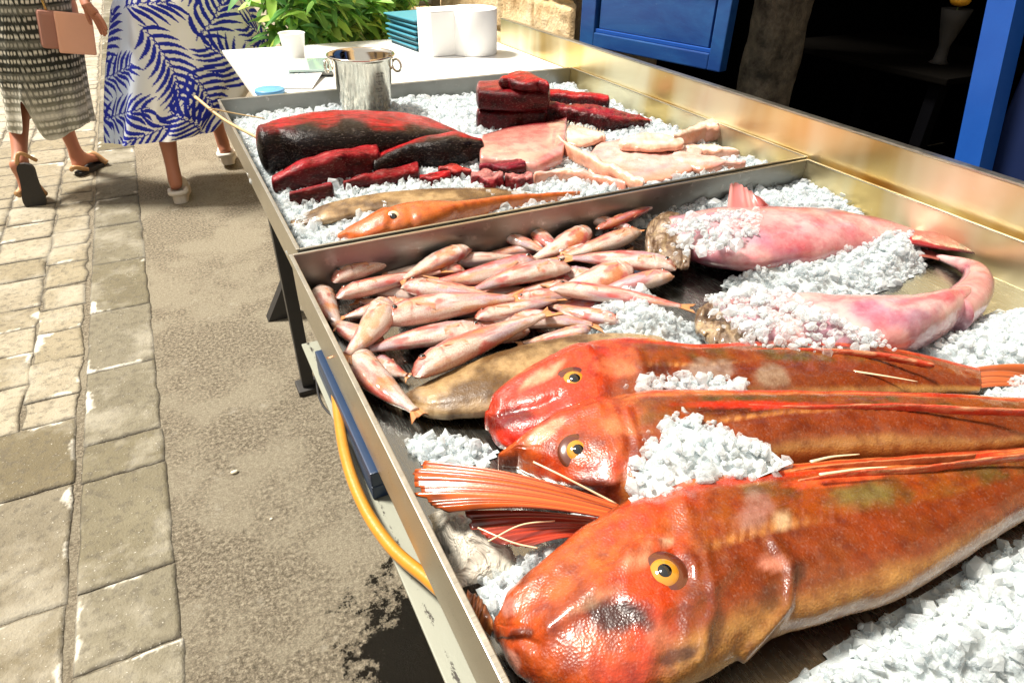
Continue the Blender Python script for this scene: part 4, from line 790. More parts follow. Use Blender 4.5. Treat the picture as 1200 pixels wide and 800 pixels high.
ML = [
 ((388,328),(499,293),24,z1,.04,1,0,'pink mullet with its head against the grey wall at the tray corner'),
 ((549,290),(470,330),26,z1+.006,-.03,0,1,'silvery blue mullet turned belly out near the tray wall, head away from the corner'),
 ((393,347),(522,318),25,z1,.05,1,0,'dark backed mullet just below the one in the tray corner'),
 ((628,302),(508,328),27,z1+.004,.06,0,0,'plump pink mullet running up towards the tray wall, tail by the silvery one'),
 ((668,311),(553,342),27,z1+.006,-.05,0,0,'orange pink mullet arching in the middle of the heap, in front of the plump one'),
 ((471,334),(590,352),29,z1+.004,.03,1,0,'speckled mullet with an open eye facing the tray side, third row of the heap'),
 ((453,350),(400,418),31,z2,.05,1,1,'pale mullet lying across the others with its tail at the tray rim'),
 ((378,336),(403,384),26,z0-.004,-.05,0,1,'white bellied mullet squeezed against the tray rim below the corner'),
 ((446,400),(386,372),24,z0-.004,.04,1,1,'cream mullet under the crosswise one, mostly hidden'),
 ((448,374),(610,350),35,z1+.008,.04,1,0,'broad silvery pink mullet in the middle of the heap, eye facing the tray side'),
 ((465,362),(560,350),20,z0+.006,.03,1,0,'thin mullet showing only its back behind the broad silvery one'),
 ((572,386),(426,413),31,z1,-.05,0,0,'deep pink mullet with a crimson blotch, tail towards the tray side'),
 ((483,438),(645,368),38,z2,.045,1,0,'largest mullet, rosy with brown snout, lying on top at the front of the heap'),
 ((412,408),(494,484),36,z1-.006,-.05,0,1,'white and yellow mullet slanting along the rim with its tail on bare steel'),
 ((643,337),(805,361),25,z1+.008,.05,1,0,'orange brown mullet with its forked tail lying on bare metal'),
 ((787,322),(695,347),27,z1,-.04,0,0,'brown backed mullet at the heap end, facing the monkfish'),
 ((793,312),(665,304),25,z1+.006,-.05,0,0,'pink mullet touching the ragged monkfish skin with its snout'),
 ((740,312),(648,341),35,z0+.01,.03,1,1,'wide mullet showing white belly between the two facing the monkfish'),
 ((748,270),(648,304),26,z1,.04,0,0,'brown pink mullet ending beneath the ragged monkfish skin'),
 ((690,268),(620,305),27,z1-.004,.03,1,1,'bright white bellied mullet at the far side of the heap'),
 ((591,277),(640,296),17,z1,.03,1,0,'small mullet head poking up by the grey tray wall'),
 ((624,268),(662,296),19,z1,-.03,0,0,'second small head poking up by the grey tray wall, nearer the monkfish'),
 ((690,257),(750,272),17,z1,.04,1,0,'short mullet with blunt snout lying between the white one and the ice'),
 ((700,268),(778,235),15,z1+.006,-.04,0,0,'slender silver fish with its tail raised over the ice'),
 ((728,376),(640,356),22,z0+.006,.03,0,0,'grey backed mullet under the orange brown one, end in the ice'),
 ((573,374),(700,382),24,z0+.004,.04,1,0,'rose mullet running beneath the tail of the largest one'),
 ((556,371),(655,350),22,z1,-.03,1,0,'mullet with bloodshot gill next to the broad silvery one'),
 ((602,352),(690,345),19,z1,.03,1,0,'reddest little mullet head in the centre of the heap'),
 ((692,384),(608,402),19,z0+.006,.04,1,1,'white mullet lying along the edge of the brown flatfish'),
 ((512,334),(590,330),20,z0,.03,1,0,'orange mullet visible only as a strip under the arching one'),
 ((668,330),(575,350),20,z0-.002,.03,0,0,'shaded red mullet deep in the gap under the arching one'),
 ((520,350),(640,338),19,z0-.004,.03,1,0,'half buried mullet behind the speckled one'),
 ((540,388),(640,372),18,z0-.002,.03,1,0,'buried mullet seen between the largest one and the rose one'),
 ((398,388),(450,402),18,z0-.008,.03,1,0,'buried mullet low against the rim under the cream one'),
 ((655,284),(560,300),20,z0,.03,0,0,'half hidden mullet behind the plump one by the wall'),
 ((735,330),(640,322),20,z0-.002,.03,0,0,'buried mullet under the wide white bellied one'),
]
BUR = 'mullet mostly buried under the others of the heap'
for (h_, t_, w_, f_) in (((470,352),(400,372),24,0),((520,306),(610,300),24,1),((600,322),(690,330),24,0),((500,362),(420,350),24,1),((620,385),(530,400),24,0),((660,318),(740,330),24,1),((545,316),(450,322),22,0),((700,290),(620,285),22,1),((470,400),(560,372),24,1),((430,335),(520,345),24,0),((710,355),(620,365),22,1),((590,360),(500,372),24,0),((440,420),(480,440),22,1),((650,372),(730,366),22,0),((640,300),(740,296),24,1)):
    ML.append((h_, t_, w_, z0-.004+rnd.uniform(-.002,.006), .04*rnd.choice((-1,1)), f_, rnd.random() < .3, BUR))
for i, a in enumerate(ML): mullet(*a, roll=rnd.uniform(-.3,.3))
# loose fish bits at the tray edge
fan('severed_fin', (545,715), (575,745), [(548,690),(560,697),(572,712),(580,735)], ZF+.012, ZF+.02, None, (.75,.28,.08), rays=6, seed=21, lift=.004)
tag(bpy.data.objects['severed_fin'], 'small orange fin lying at the tray side by the nearest snout', 'fin')
def film_mesh():
    n = 50; V = []
    c = [P(500,605,ZF+.01), P(570,598,ZF+.01), P(612,668,ZF+.01), P(535,690,ZF+.01)]
    for i in range(n):
        for j in range(n):
            u, v = i/(n-1), j/(n-1); p = (c[0]*(1-u)+c[1]*u)*(1-v)+(c[3]*(1-u)+c[2]*u)*v; V.append(p)
    V = np.array(V); uu = np.repeat(np.linspace(0,1,n), n); vv = np.tile(np.linspace(0,1,n), n)
    V[:,2] += .03*np.sin(PI*uu)**.6*np.sin(PI*vv)**.6*(1+.5*fbm(V, 25, 3))+.006*np.abs(vnoise(V, 70, 5)); V[:,:2] += .004*np.stack([vnoise(V,40,1), vnoise(V,40,2)], 1)
    return mesh('plastic_bag', V, gridF(n, n))
o = link('plastic_bag', film_mesh(), None, M['film']); tag(o, 'crumpled clear plastic bag under the spread orange fin', 'bag')

# ------------------------------------------------------------------ bucket, skewers and things on the table end
bk = empty('ice_bucket', (.545,2.045,ZF), 'stainless steel ice bucket with ring handles standing in the tuna tray', 'bucket')
bx, by = .545, 2.045
prof = [(.0,.001),(.064,.001),(.068,.006),(.092,.185),(.0965,.19),(.1,.195),(.0985,.199),(.0945,.197),(.090,.186),(.065,.012),(.0,.010)]
link('bucket_body', lathe('bucket_body', [(r, z+ZF+.003) for r, z in prof], 72, (bx,by,0)), bk, M['bucket'])
for s in (-1, 1):
    c = np.array([bx+s*.098*math.cos(.35), by-s*.098*math.sin(.35), ZF+.168]); th = np.linspace(0, 2*PI, 30)
    link('ring_handle', tube('ring_handle', [c+np.array([.017*math.cos(t)*.5*s+.004*s, .0-.017*math.cos(t)*.87, .017*math.sin(t)]) for t in th], .0035, 40, 10), bk, M['bucket'])
bm = bmesh.new()
for i, (zz, w_) in enumerate([(.155,.03),(.147,.022),(.132,.024),(.125,.012),(.112,.026),(.105,.018),(.09,.02),(.078,.012),(.072,.014),(.058,.016),(.046,.009),(.034,.004)]):
    r = .0685+(.092-.0685)*zz/.18+.0008
    for k in range(10):
        if (k*7+i*3) % 5 == 0: continue
        a0 = -1.25+(k-5)*w_/10/r; a1 = a0+w_/14/r
        vs = [bm.verts.new((bx+r*math.cos(a), by+r*math.sin(a), ZF+.003+z_)) for a, z_ in ((a0,zz),(a1,zz),(a1,zz+.0022),(a0,zz+.0022))]; bm.faces.new(vs)
link('engraved_marks', bm_mesh('engraved_marks', bm), bk, M['eye_black'])
o = link('wooden_skewer', tube('wooden_skewer', [P(229,114,.845), P(262,140,.81), P(302,162,.80)], [.0045,.0035], 20, 8), None, M['wood']); tag(o, 'thick bamboo skewer sticking out over the corner of the tuna tray', 'skewer')
o = link('wooden_skewer', tube('wooden_skewer', [P(245,127,.83), P(280,134,.81), P(310,139,.80)], .0018, 20, 8), None, M['wood']); tag(o, 'thin pale skewer lying above the thick bamboo one', 'skewer')
TZ = .79
def on(px, py, z=TZ): return P(px, py, z)
# stack of shallow plastic trays
c = np.array([1.02, 2.84]); 
for i in range(6):
    rz = rnd.uniform(-.06,.06)+.12; z = TZ+.001+i*.0195
    bm = bmesh.new(); Mx = Matrix.Translation((c[0]+rnd.uniform(-.005,.005), c[1]+rnd.uniform(-.004,.004), z)) @ Matrix.Rotation(rz, 4, 'Z')
    add_box(bm, (-.085,-.12,0), (.085,.12,.010)); bmesh.ops.recalc_face_normals(bm, faces=bm.faces[:]); bmesh.ops.transform(bm, matrix=Mx, verts=bm.verts[:])
    words = ('lowest', 'second from bottom', 'third from bottom', 'fourth from bottom', 'second from top', 'topmost')[i]
    t = empty('plastic_tray', (c[0], c[1], z), f'{words} of the stacked teal plastic trays beside the paper roll', 'tray', 'stack of teal plastic trays')
    link('tray_body', bm_mesh('tray_body', bm, .002), t, M['teal_dark'])
    bm = bmesh.new(); add_box(bm, (-.095,-.13,.0105), (.095,.13,.017)); bmesh.ops.recalc_face_normals(bm, faces=bm.faces[:]); bmesh.ops.transform(bm, matrix=Mx, verts=bm.verts[:])
    link('rim', bm_mesh('rim', bm, .003), t, M['teal'])
pr = empty('paper_roll', (1.155,2.60,TZ), 'fat white kitchen paper roll standing at the table end', 'paper roll')
link('paper', lathe('paper', [(.021,.0),(.09,.0),(.092,.004),(.092,.16),(.089,.164),(.023,.164),(.0205,.162),(.0205,.0)], 56, (1.155,2.60,TZ+.001)), pr, M['paper'])
link('core', lathe('core', [(.0204,.001),(.0204,.160),(.0185,.160),(.0185,.001),(.0204,.001)], 30, (1.155,2.60,TZ+.001)), pr, M['tan'])
pb = empty('paper_box', (1.0,2.66,TZ), 'plain white carton standing behind the paper roll', 'box')
link('carton', box_me('carton', (-.085,-.06,.001), (.085,.06,.158), .003, Matrix.Translation((1.045,2.64,TZ)) @ Matrix.Rotation(.1,4,'Z')), pb, M['paper'])
link('lid_flap', box_me('lid_flap', (-.086,-.061,.1585), (.086,.061,.161), .001, Matrix.Translation((1.045,2.64,TZ)) @ Matrix.Rotation(.1,4,'Z')), pb, M['paper'])
# scales plate with green glass edge
sc_ = empty('kitchen_scale', (.52,2.52,TZ), 'flat glass topped kitchen scale on the table behind the bucket', 'scale')
Mx = Matrix.Translation((.53,2.49,TZ)) @ Matrix.Rotation(-.25,4,'Z')
link('base', box_me('base', (-.1,-.085,.001), (.1,.085,.018), .004, Mx), sc_, M['steel_dark'])
link('glass_plate', box_me('glass_plate', (-.115,-.1,.0185), (.115,.1,.026), .002, Mx), sc_, plain('green_glass', (.45,.6,.55), .12, var=.1, coat=1.0))
sg = empty('price_card', (.36,2.40,TZ), 'white price card lying loose in front of the glass scale', 'card')
Mx = Matrix.Translation((.395,2.37,TZ+.009)) @ Matrix.Rotation(-.42,4,'Z') @ Matrix.Rotation(.06,4,'X')
link('card', box_me('card', (-.085,-.11,0), (.085,.11,.003), .0005, Mx), sg, M['white_pl'])
tc = bpy.data.curves.new('card_text', 'FONT'); tc.body = 'PRIX'; tc.size = .055; tc.extrude = .0004; tc.align_x = 'CENTER'
to = bpy.data.objects.new('tmp', tc); COL.objects.link(to); dg = bpy.context.evaluated_depsgraph_get(); tme = bpy.data.meshes.new_from_object(to.evaluated_get(dg)); bpy.data.objects.remove(to)
tme.transform(Mx @ Matrix.Translation((0,.03,.0036))); link('lettering', tme, sg, plain('grey_ink', (.3,.38,.42), .6))
o = link('plastic_tub', lathe('plastic_tub', [(.0,.0),(.034,.0),(.046,.09),(.049,.092),(.047,.094),(.043,.09),(.032,.004),(.0,.004)], 36, (.475,2.72,TZ+.001)), None, M['white_pl']); tag(o, 'translucent white plastic tub on the table in front of the plant', 'tub')
o = link('round_container', lathe('round_container', [(.0,.0),(.042,.0),(.045,.004),(.045,.012),(.042,.014),(.0,.014)], 36, (.298,2.235,TZ+.001)), None, plain('sky_blue_plastic', (.12,.35,.62), .35)); tag(o, 'flat sky blue round container at the outer corner of the table', 'container')

# ------------------------------------------------------------------ plant
def leafy(name, ctr, rad, nleaf, label, seed, potz, L0=.11):
    rg = np.random.RandomState(seed); t = empty(name, (ctr[0], ctr[1], 0), label, 'plant'); V, F, Cc = [], [], []; stems = []
    for s in range(nleaf//14):
        dr = rg.randn(3); dr /= np.linalg.norm(dr); tipp = np.array(ctr)+dr*np.array(rad)*rg.uniform(.6,1.05); base = np.array([ctr[0]+rg.uniform(-.08,.08), ctr[1]+rg.uniform(-.06,.06), potz])
        mid = (base+tipp)/2+np.array([0,0,.08]); st = catmull([base, mid, tipp], 16); stems.append(st)
        for k in range(14):
            q = st[rg.randint(7,16)]+rg.randn(3)*.012; az = rg.rand()*2*PI; el = rg.uniform(-.7,.7); d = np.array([math.cos(az)*math.cos(el), math.sin(az)*math.cos(el), math.sin(el)])
            L = L0*rg.uniform(.6,1.3); wd = L*rg.uniform(.13,.2); sidev = np.cross(d, [0,0,1]); sidev /= np.linalg.norm(sidev)+1e-6; up = np.cross(sidev, d)
            sidev = sidev*math.cos(.5)+up*math.sin(.5)*rg.choice([-1,1]); b0 = len(V); dr_ = rg.uniform(.1,.4)
            for i in range(7):
                u = i/6; ww = wd*math.sin(PI*min(u*.93+.04, 1))**.8; p = q+d*L*u-np.array([0,0,dr_*L*u*u])
                for s_ in (-1,0,1): V.append(p+sidev*ww*s_+up*abs(s_)*ww*.35)
            tone = rg.uniform(.6,1.5); yl = rg.rand()
            cc = np.array([.16+.3*yl**2, .36+.24*yl, .09+.05*rg.rand()])*tone; Cc.extend([cc]*21)
            for i in range(6):
                for j in range(2): a = b0+i*3+j; F.append((a, a+1, a+4, a+3))
    link('foliage', mesh('foliage', np.array(V), np.array(F), True, np.array(Cc)), t, M['leaf'])
    me_all = []; 
    for st in stems[:26]: link('stem', tube('stem', st, .003, 14, 6), t, plain_stem)
    link('pot', lathe('pot', [(.0,.0),(.12,.0),(.17,potz),(.185,potz+.005),(.185,potz+.03),(.165,potz+.03),(.16,potz-.02),(.0,potz-.02)], 40, (ctr[0],ctr[1],.0)), t, M['peach_dk'])
    return t
plain_stem = plain('stem_green', (.12,.2,.06), .6)
leafy('potted_shrub', (.66,3.25,.98), (.25,.26,.28), 1000, 'bright green shrub with slender leaves behind the table end', 3, .55)
leafy('potted_shrub', (.98,3.55,.95), (.28,.24,.28), 700, 'darker green shrub in front of the louvred shutter', 8, .55)
leafy('potted_shrub', (1.38,4.6,.85), (.22,.3,.3), 300, 'small shrub further up the street against the stone wall', 12, .4, .08)

# ------------------------------------------------------------------ building on the side of the counter
bd = empty('stone_house', (1.6, 3.0, 0), 'beige hewn stone house with a dark shop opening behind the counter', 'building')
WX = 1.6
def stone_face(name, y0, y1, z0, z1, parent, x=WX, cw=.34, chh=.19, amp=.018, seed=0):
    ny, nz = int((y1-y0)/.012), int((z1-z0)/.012); Y_, Z_ = np.meshgrid(np.linspace(y0,y1,ny), np.linspace(z0,z1,nz), indexing='ij'); yy, zz = Y_.ravel(), Z_.ravel()
    row = np.floor(zz/chh); off = (row*.37) % 1*cw; cy = (yy+off)/cw; colu = np.floor(cy); fy = (cy-colu)*cw; fz = zz-row*chh
    e = np.minimum(np.minimum(fy, cw-fy), np.minimum(fz, chh-fz)); q = np.stack([row*3.3+colu*7.1, yy, zz], 1)
    h = sstep(0,.02,e)*(.012+amp*(.5+fbm(q, 8, seed, 4)))
    V = np.stack([x-h, yy, zz], 1); link(name, mesh(name, V, gridF(ny, nz), True), parent, M['stone'])
stone_face('wall', 2.56, 6.5, .2, 2.6, bd)
def bpart(nm, c0, c1, mt, bev=.004, M_=None, par=None): return link(nm, box_me(nm, c0, c1, bev, M_), par or bd, mt)
bpart('wall', (1.602,2.62,0), (2.1,9,5), M['stone']); bpart('wall', (1.602,-.2,2.4), (2.1,2.61,5), M['stone']); bpart('wall', (1.602,-3,0), (2.1,-.21,5), M['stone'])
# dark room: near-black surfaces paint in the shade of the interior
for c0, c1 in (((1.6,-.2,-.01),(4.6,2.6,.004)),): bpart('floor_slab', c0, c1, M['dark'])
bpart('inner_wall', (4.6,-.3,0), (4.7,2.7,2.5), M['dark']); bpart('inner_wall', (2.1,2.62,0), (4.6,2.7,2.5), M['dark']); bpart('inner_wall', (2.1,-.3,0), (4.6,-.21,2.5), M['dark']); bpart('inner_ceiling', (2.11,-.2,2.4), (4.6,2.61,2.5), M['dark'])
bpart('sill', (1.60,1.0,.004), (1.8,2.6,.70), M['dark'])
# rough pillar in the opening, stone darkened to paint in its shade
p0, p1 = PX(868,60,1.85), PX(904,60,1.85)
ny, nz = 30, 120; th = np.linspace(0, 2*PI, 40, endpoint=False); V = []
for k in range(nz):
    z = .004+2.39*k/(nz-1)
    for t_ in th: V.append((1.93+.1*np.sign(math.cos(t_))*abs(math.cos(t_))**.5, (p0[1]+p1[1])/2+abs(p0[1]-p1[1])/2*np.sign(math.sin(t_))*abs(math.sin(t_))**.5, z))
V = np.array(V); ctrp = np.array([1.93, (p0[1]+p1[1])/2, 0]); dd = V-ctrp; dd[:,2] = 0; dd /= np.linalg.norm(dd, axis=1)[:,None]; V += dd*(.022*fbm(V, 7, 4, 4))[:,None]
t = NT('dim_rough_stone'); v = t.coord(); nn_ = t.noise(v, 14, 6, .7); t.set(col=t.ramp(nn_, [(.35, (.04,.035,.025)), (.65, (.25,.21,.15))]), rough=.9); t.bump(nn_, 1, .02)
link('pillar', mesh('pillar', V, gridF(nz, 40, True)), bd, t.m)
# blue door leaf standing open
pa, pc = PX(683,48,1.62), PX(846,79,1.62)   # far and near lower corners
sh = empty('blue_shutter', (1.6, float(pa[1]), .8), 'weathered blue panelled shutter hanging open beside the stone wall', 'shutter')
d = ray(683,48); pa = PX(683,48,1.50); pc = PX(848,79,1.66); pa[2] = .845; pc[2] = .845
ax = Vector((pc-pa)[:2].tolist()+[0]); LW = ax.length; ang = math.atan2(ax.y, ax.x)
SM = Matrix.Translation((float(pa[0]), float(pa[1]), .845)) @ Matrix.Rotation(ang,4,'Z')
# choose lower z from the far corner ray
def sbox(nm, c0, c1, mt, bev=.004, par=None): return link(nm, box_me(nm, c0, c1, bev, SM), par or sh, mt)
sbox('stile', (0,-.02,0), (.07,.02,1.5), M['blue']); sbox('stile', (LW-.05,-.02,0), (LW,.02,1.5), M['blue'])
sbox('bottom_rail', (.0705,-.02,0), (LW-.0505,.02,.05), M['blue']); sbox('top_rail', (.0705,-.02,1.42), (LW-.0505,.02,1.5), M['blue']); sbox('middle_rail', (.0705,-.02,.235), (LW-.0505,.02,.3), M['blue'])
sbox('panel', (.085,-.008,.065), (LW-.065,.008,.225), M['blue'], .002); sbox('panel', (.085,-.008,.315), (LW-.065,.008,1.405), M['blue'], .002)
sbox('moulding', (.0705,-.014,.0505), (LW-.0505,.0,.0635), M['blue2'], .002)
# blue door frame post on the near side
q0, q1 = PX(1130,137,1.66), PX(1157,137,1.66)
fr_ = empty('door_frame', (1.7, float(q1[1]), 0), 'bright blue timber door frame beside the dark shop opening', 'door frame')
pa_, pb_ = PX(1152,137,1.66), PX(1182,0,1.66); dv = (pb_-pa_)/(pb_[2]-pa_[2]); lo_, hi_ = pa_+dv*(.006-pa_[2]), pa_+dv*(2.38-pa_[2]); hw = .03
me = mesh('post', [(x, p[1]+sy*hw, p[2]) for p in (lo_, hi_) for x in (1.635,1.69) for sy in (-1,1)], [(0,1,3,2),(4,6,7,5),(0,4,5,1),(2,3,7,6),(0,2,6,4),(1,5,7,3)], False); link('post', me, fr_, M['blue2'])
q2, q3 = PX(1195,120,1.74), PX(1270,120,1.74)
link('post', box_me('post', (1.70,float(q3[1]),.005), (1.76,float(q2[1]),2.38), .005), fr_, plain('navy_paint', (.003,.012,.06), .5))
# things seen dimly inside, colours darkened to paint in the gloom
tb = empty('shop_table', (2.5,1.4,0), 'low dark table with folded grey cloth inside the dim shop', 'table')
link('tabletop', box_me('tabletop', (2.1,1.25,.86), (2.7,1.95,.88), .004), tb, plain('shaded_wood', (.004,.0035,.003), 1.0, spec=0.0))
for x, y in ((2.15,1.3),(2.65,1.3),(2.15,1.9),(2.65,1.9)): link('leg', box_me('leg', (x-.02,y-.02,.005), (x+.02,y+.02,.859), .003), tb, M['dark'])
pv = P(1125,45,.95)
M['dim_w'] = plain('shaded_ceramic', (.03,.028,.025), .8)
o = link('flower_vase', lathe('flower_vase', [(.0,.0),(.03,.0),(.02,.01),(.016,.05),(.035,.12),(.045,.16),(.042,.16),(.012,.05),(.0,.02)], 30, (2.3,1.42,.881)), None, M['dim_w']); tag(o, 'tapered pale vase on the table inside the dim shop', 'vase')
fw = empty('yellow_flower', (2.3,1.42,1.04), 'yellow flower head in the tapered pale vase', 'flower')
link('petals', sphere_me('petals', (2.3,1.42,1.065), .03, 16, (1,1,.6)), fw, plain('yellow_petals', (.8,.4,.02), .6, bump=1, bsc=150)); link('stem', tube('stem', [(2.3,1.42,.90),(2.301,1.42,.97),(2.3,1.42,1.045)], .002, 8, 6), fw, plain_stem)

# louvred shutter beyond the plants
lv = empty('louvred_shutter', (1.2,4.0,0), 'taupe louvred shutter standing behind the dark green shrub', 'shutter')
tp = plain('taupe_paint', (.2,.17,.11), .7, var=.3)
lx0, lx1 = .95, 1.56
for c0, c1 in (((lx0,3.98,.01),(lx0+.05,4.02,1.7)), ((lx1-.05,3.98,.01),(lx1,4.02,1.7)), ((lx0+.0505,3.98,1.62),(lx1-.0505,4.02,1.7)), ((lx0+.0505,3.98,.01),(lx1-.0505,4.02,.1))): link('frame', box_me('frame', c0, c1, .003), lv, tp)
for k in range(24):
    z = .13+k*.062; link('slat', box_me('slat', (lx0+.052,-.026,-.006), (lx1-.052,.026,.006), .002, Matrix.Translation((0,4.0,z)) @ Matrix.Rotation(.75,4,'X')), lv, tp)
# facing house across the street (reflected in the steel)
ho = empty('facing_house', (-3.4,3,0), 'pale rendered house across the street from the counter', 'building')
wm = plain('cream_render', (.55,.45,.3), .9, var=.2, vsc=3)
link('wall', box_me('wall', (-3.9,-6,0), (-3.4,14,2.9), .01), ho, wm); link('roof', box_me('roof', (-4.0,-6.1,3.0), (-3.3,14.1,3.12), .01), ho, plain('terracotta', (.3,.12,.06), .8))
for y in (-2.5,.5,3.5,6.5,9.5):
    w_ = link('window', box_me('window', (-3.403,y,1.2), (-3.39,y+.9,2.5), .004), ho, M['blue2']); link('pane', box_me('pane', (-3.389,y+.07,1.27), (-3.385,y+.83,2.43), .001), w_, M['eye_black'])

# ------------------------------------------------------------------ people
def skin_body(name, joints, edges, root, mat, parent, sub=2):
    names = list(joints); me = bpy.data.meshes.new(name); me.from_pydata([joints[k][0] for k in names], [(names.index(a), names.index(b)) for a, b in edges], []); me.update()
    o = bpy.data.objects.new(name, me); COL.objects.link(o); o.modifiers.new('s', 'SKIN'); sk = me.skin_vertices[0].data
    for i, k in enumerate(names):
        r = joints[k][1]; sk[i].radius = (r, r) if not isinstance(r, tuple) else r; sk[i].use_root = (k == root)
    sb = o.modifiers.new('b', 'SUBSURF'); sb.levels = sub; sb.render_levels = sub
    dg = bpy.context.evaluated_depsgraph_get(); m2_ = bpy.data.meshes.new_from_object(o.evaluated_get(dg)); bpy.data.objects.remove(o)
    for p in m2_.polygons: p.use_smooth = True
    return link(name, m2_, parent, mat)
def chain(*a): return list(zip(a[:-1], a[1:]))
def hand(parent, wrist, dirv, side, s=1.0, curl=.35, mat=None):
    # palm and five fingers as one skinned surface
    d = Vector(dirv).normalized(); w_ = Vector(side).normalized(); w_ = (w_-d*w_.dot(d)).normalized(); nrm = d.cross(w_)
    W = Vector(wrist); J = {'w': (W, .021*s)}; E_ = []
    J['p'] = (W+d*.045*s, (.03*s,.016*s)); E_ += [('w','p')]
    for i, (o_, L) in enumerate(((-.027,.062),(-.009,.072),(.009,.068),(.026,.054))):
        b = W+d*.085*s+w_*o_*s; J[f'k{i}'] = (b, .0098*s); m_ = b+(d*math.cos(curl*.5)+nrm*math.sin(curl*.5))*L*.55*s+w_*o_*.15*s; J[f'm{i}'] = (m_, .0085*s)
        J[f't{i}'] = (m_+(d*math.cos(curl)+nrm*math.sin(curl))*L*.5*s, .0065*s); E_ += [('p',f'k{i}'),(f'k{i}',f'm{i}'),(f'm{i}',f't{i}')]
    J['th1'] = (W+d*.035*s-w_*.035*s, .0125*s); J['th2'] = (W+d*.07*s-w_*.055*s+nrm*.008*s, .0105*s); J['th3'] = (W+d*.098*s-w_*.06*s+nrm*.014*s, .0075*s); E_ += [('w','th1'),('th1','th2'),('th2','th3')]
    return J, E_
def person(label, loc, joints, edges, root):
    t = empty('person', loc, label, 'person'); return t, skin_body('body', joints, edges, root, M['skin'], t)
def ring_cloth(name, levels, colf, parent, n=260, m=360, mat=None, folds=.0, nf=9, ph=0, hemf=None):
    # levels: (cx, cy, rx, ry, z) from hem to top
    L_ = catmull(levels, n); th = np.arange(m)*2*PI/m; V = []
    for i, (cx, cy, rx, ry, z) in enumerate(L_):
        t = i/(n-1); f = 1+folds*(1-t)**1.2*(np.sin(nf*th+ph)+.5*np.sin((nf*2+1)*th+1.3*ph+2))
        zz = z+(hemf(th)*(1-t)**3 if hemf else 0); V.append(np.stack([cx+rx*np.cos(th)*f, cy+ry*np.sin(th)*f, np.full(m, 1.0)*zz], 1))
    V = np.vstack(V); T_ = np.repeat(np.linspace(0,1,n), m); A_ = np.tile(th, n)
    arc = ((A_+PI/2+PI) % (2*PI)-PI)*np.repeat(np.sqrt(L_[:,2]*L_[:,3]), m); col = colf(arc, V[:,2], A_, T_)
    return link(name, mesh(name, V, [f[::-1] for f in gridF(n, m, True).tolist()], True, col), parent, mat or M['cloth'])
def sole_shape(parent, heel, toe, up, L, W, th, mat, nm='sole', lift=0.0):
    h, t_, u_ = Vector(heel), Vector(toe), Vector(up); d = (t_-h).normalized(); u_ = (u_-d*u_.dot(d)).normalized(); s = d.cross(u_)
    pts = [(-.0,.0),(.03,.25),(.12,.36),(.3,.37),(.5,.41),(.7,.5),(.83,.47),(.94,.3),(1,.0),(.94,-.28),(.83,-.44),(.7,-.46),(.5,-.38),(.3,-.35),(.12,-.36),(.03,-.25)]
    c = catmull([(*p, 0) for p in pts+[pts[0]]], 60)[:-1]; V = [h+d*x*L+s*y*W for x, y, _ in c]; n = len(V); V2 = [v+u_*th for v in V]
    F = [list(range(n)), list(range(2*n-1, n-1, -1))]+[(i, i+n, (i+1) % n+n, (i+1) % n) for i in range(n)]
    return link(nm, mesh(nm, V+V2, F, False), parent, mat)
def lerp(a, b, t): return tuple(a[i]*(1-t)+b[i]*t for i in range(3))
def build_woman(label, hipc, sh_w, footR, footL, armR, armL, toeR, toeL, handdir, s=1.0, knees=(None,None)):
    hx, hy, hz = hipc
    J = {'pel': ((hx,hy,hz),(.15,.11)), 'wst': ((hx+.0,hy,hz+.2),(.12,.09)), 'chs': ((hx+.0,hy,hz+.38),(.15,.10)), 'nck0': ((hx,hy,hz+.5),(.08,.07)), 'nck': ((hx,hy,hz+.57),.05), 'hd0': ((hx,hy+.01,hz+.64),(.068,.078)), 'hd1': ((hx,hy+.015,hz+.74),(.074,.088)), 'hd2': ((hx,hy+.01,hz+.80),(.05,.06))}
    E_ = chain('pel','wst','chs','nck0','nck','hd0','hd1','hd2')
    for sd_, an, toe, kn in (('R',footR,toeR,knees[0]),('L',footL,toeL,knees[1])):
        sx = .09 if sd_ == 'R' else -.09; hp_ = (hx+sx, hy, hz-.08); k_ = kn or (lerp(hp_, an, .5)[0], lerp(hp_, an, .5)[1]+.04, lerp(hp_, an, .5)[2])
        J['h'+sd_] = (hp_, .092); J['k'+sd_] = (k_, .054); J['c'+sd_] = (lerp(k_, an, .3), .053); J['s'+sd_] = (lerp(k_, an, .72), .036); J['a'+sd_] = (an, .032)
        hl_ = toe[1]; J['f'+sd_] = (lerp(an, toe[0], .55), (.036,.026)); J['t'+sd_] = (toe[0], (.038,.018)); J['he'+sd_] = (hl_, .028)
        E_ += chain('pel','h'+sd_,'k'+sd_,'c'+sd_,'s'+sd_,'a'+sd_,'f'+sd_,'t'+sd_)+[('a'+sd_,'he'+sd_)]
    for sd_, (el, wr), sg_ in (('R',armR,1),('L',armL,-1)):
        s_ = (hx+sg_*sh_w, hy, hz+.46); J['S'+sd_] = (s_, .052); J['E'+sd_] = (el, .036); J['W'+sd_] = (wr, .023); E_ += chain('chs','S'+sd_,'E'+sd_,'W'+sd_)
        hj, he = hand(None, wr, handdir[sd_][0], handdir[sd_][1], .95)
        for k, v in hj.items():
            if k != 'w': J[sd_+k] = v
        E_ += [(('W'+sd_) if a == 'w' else sd_+a, sd_+b) for a, b in he]
    t, b = person(label, (hx, hy, 0), J, E_, 'pel')
    hr = link('hair', sphere_me('hair', (hx,hy-.01,hz+.75), .1, 24, (.92,1.02,1.1)), t, M['hair']); link('hair_bun', sphere_me('hair_bun', (hx,hy-.1,hz+.76), .045, 16), hr, M['hair'])
    return t
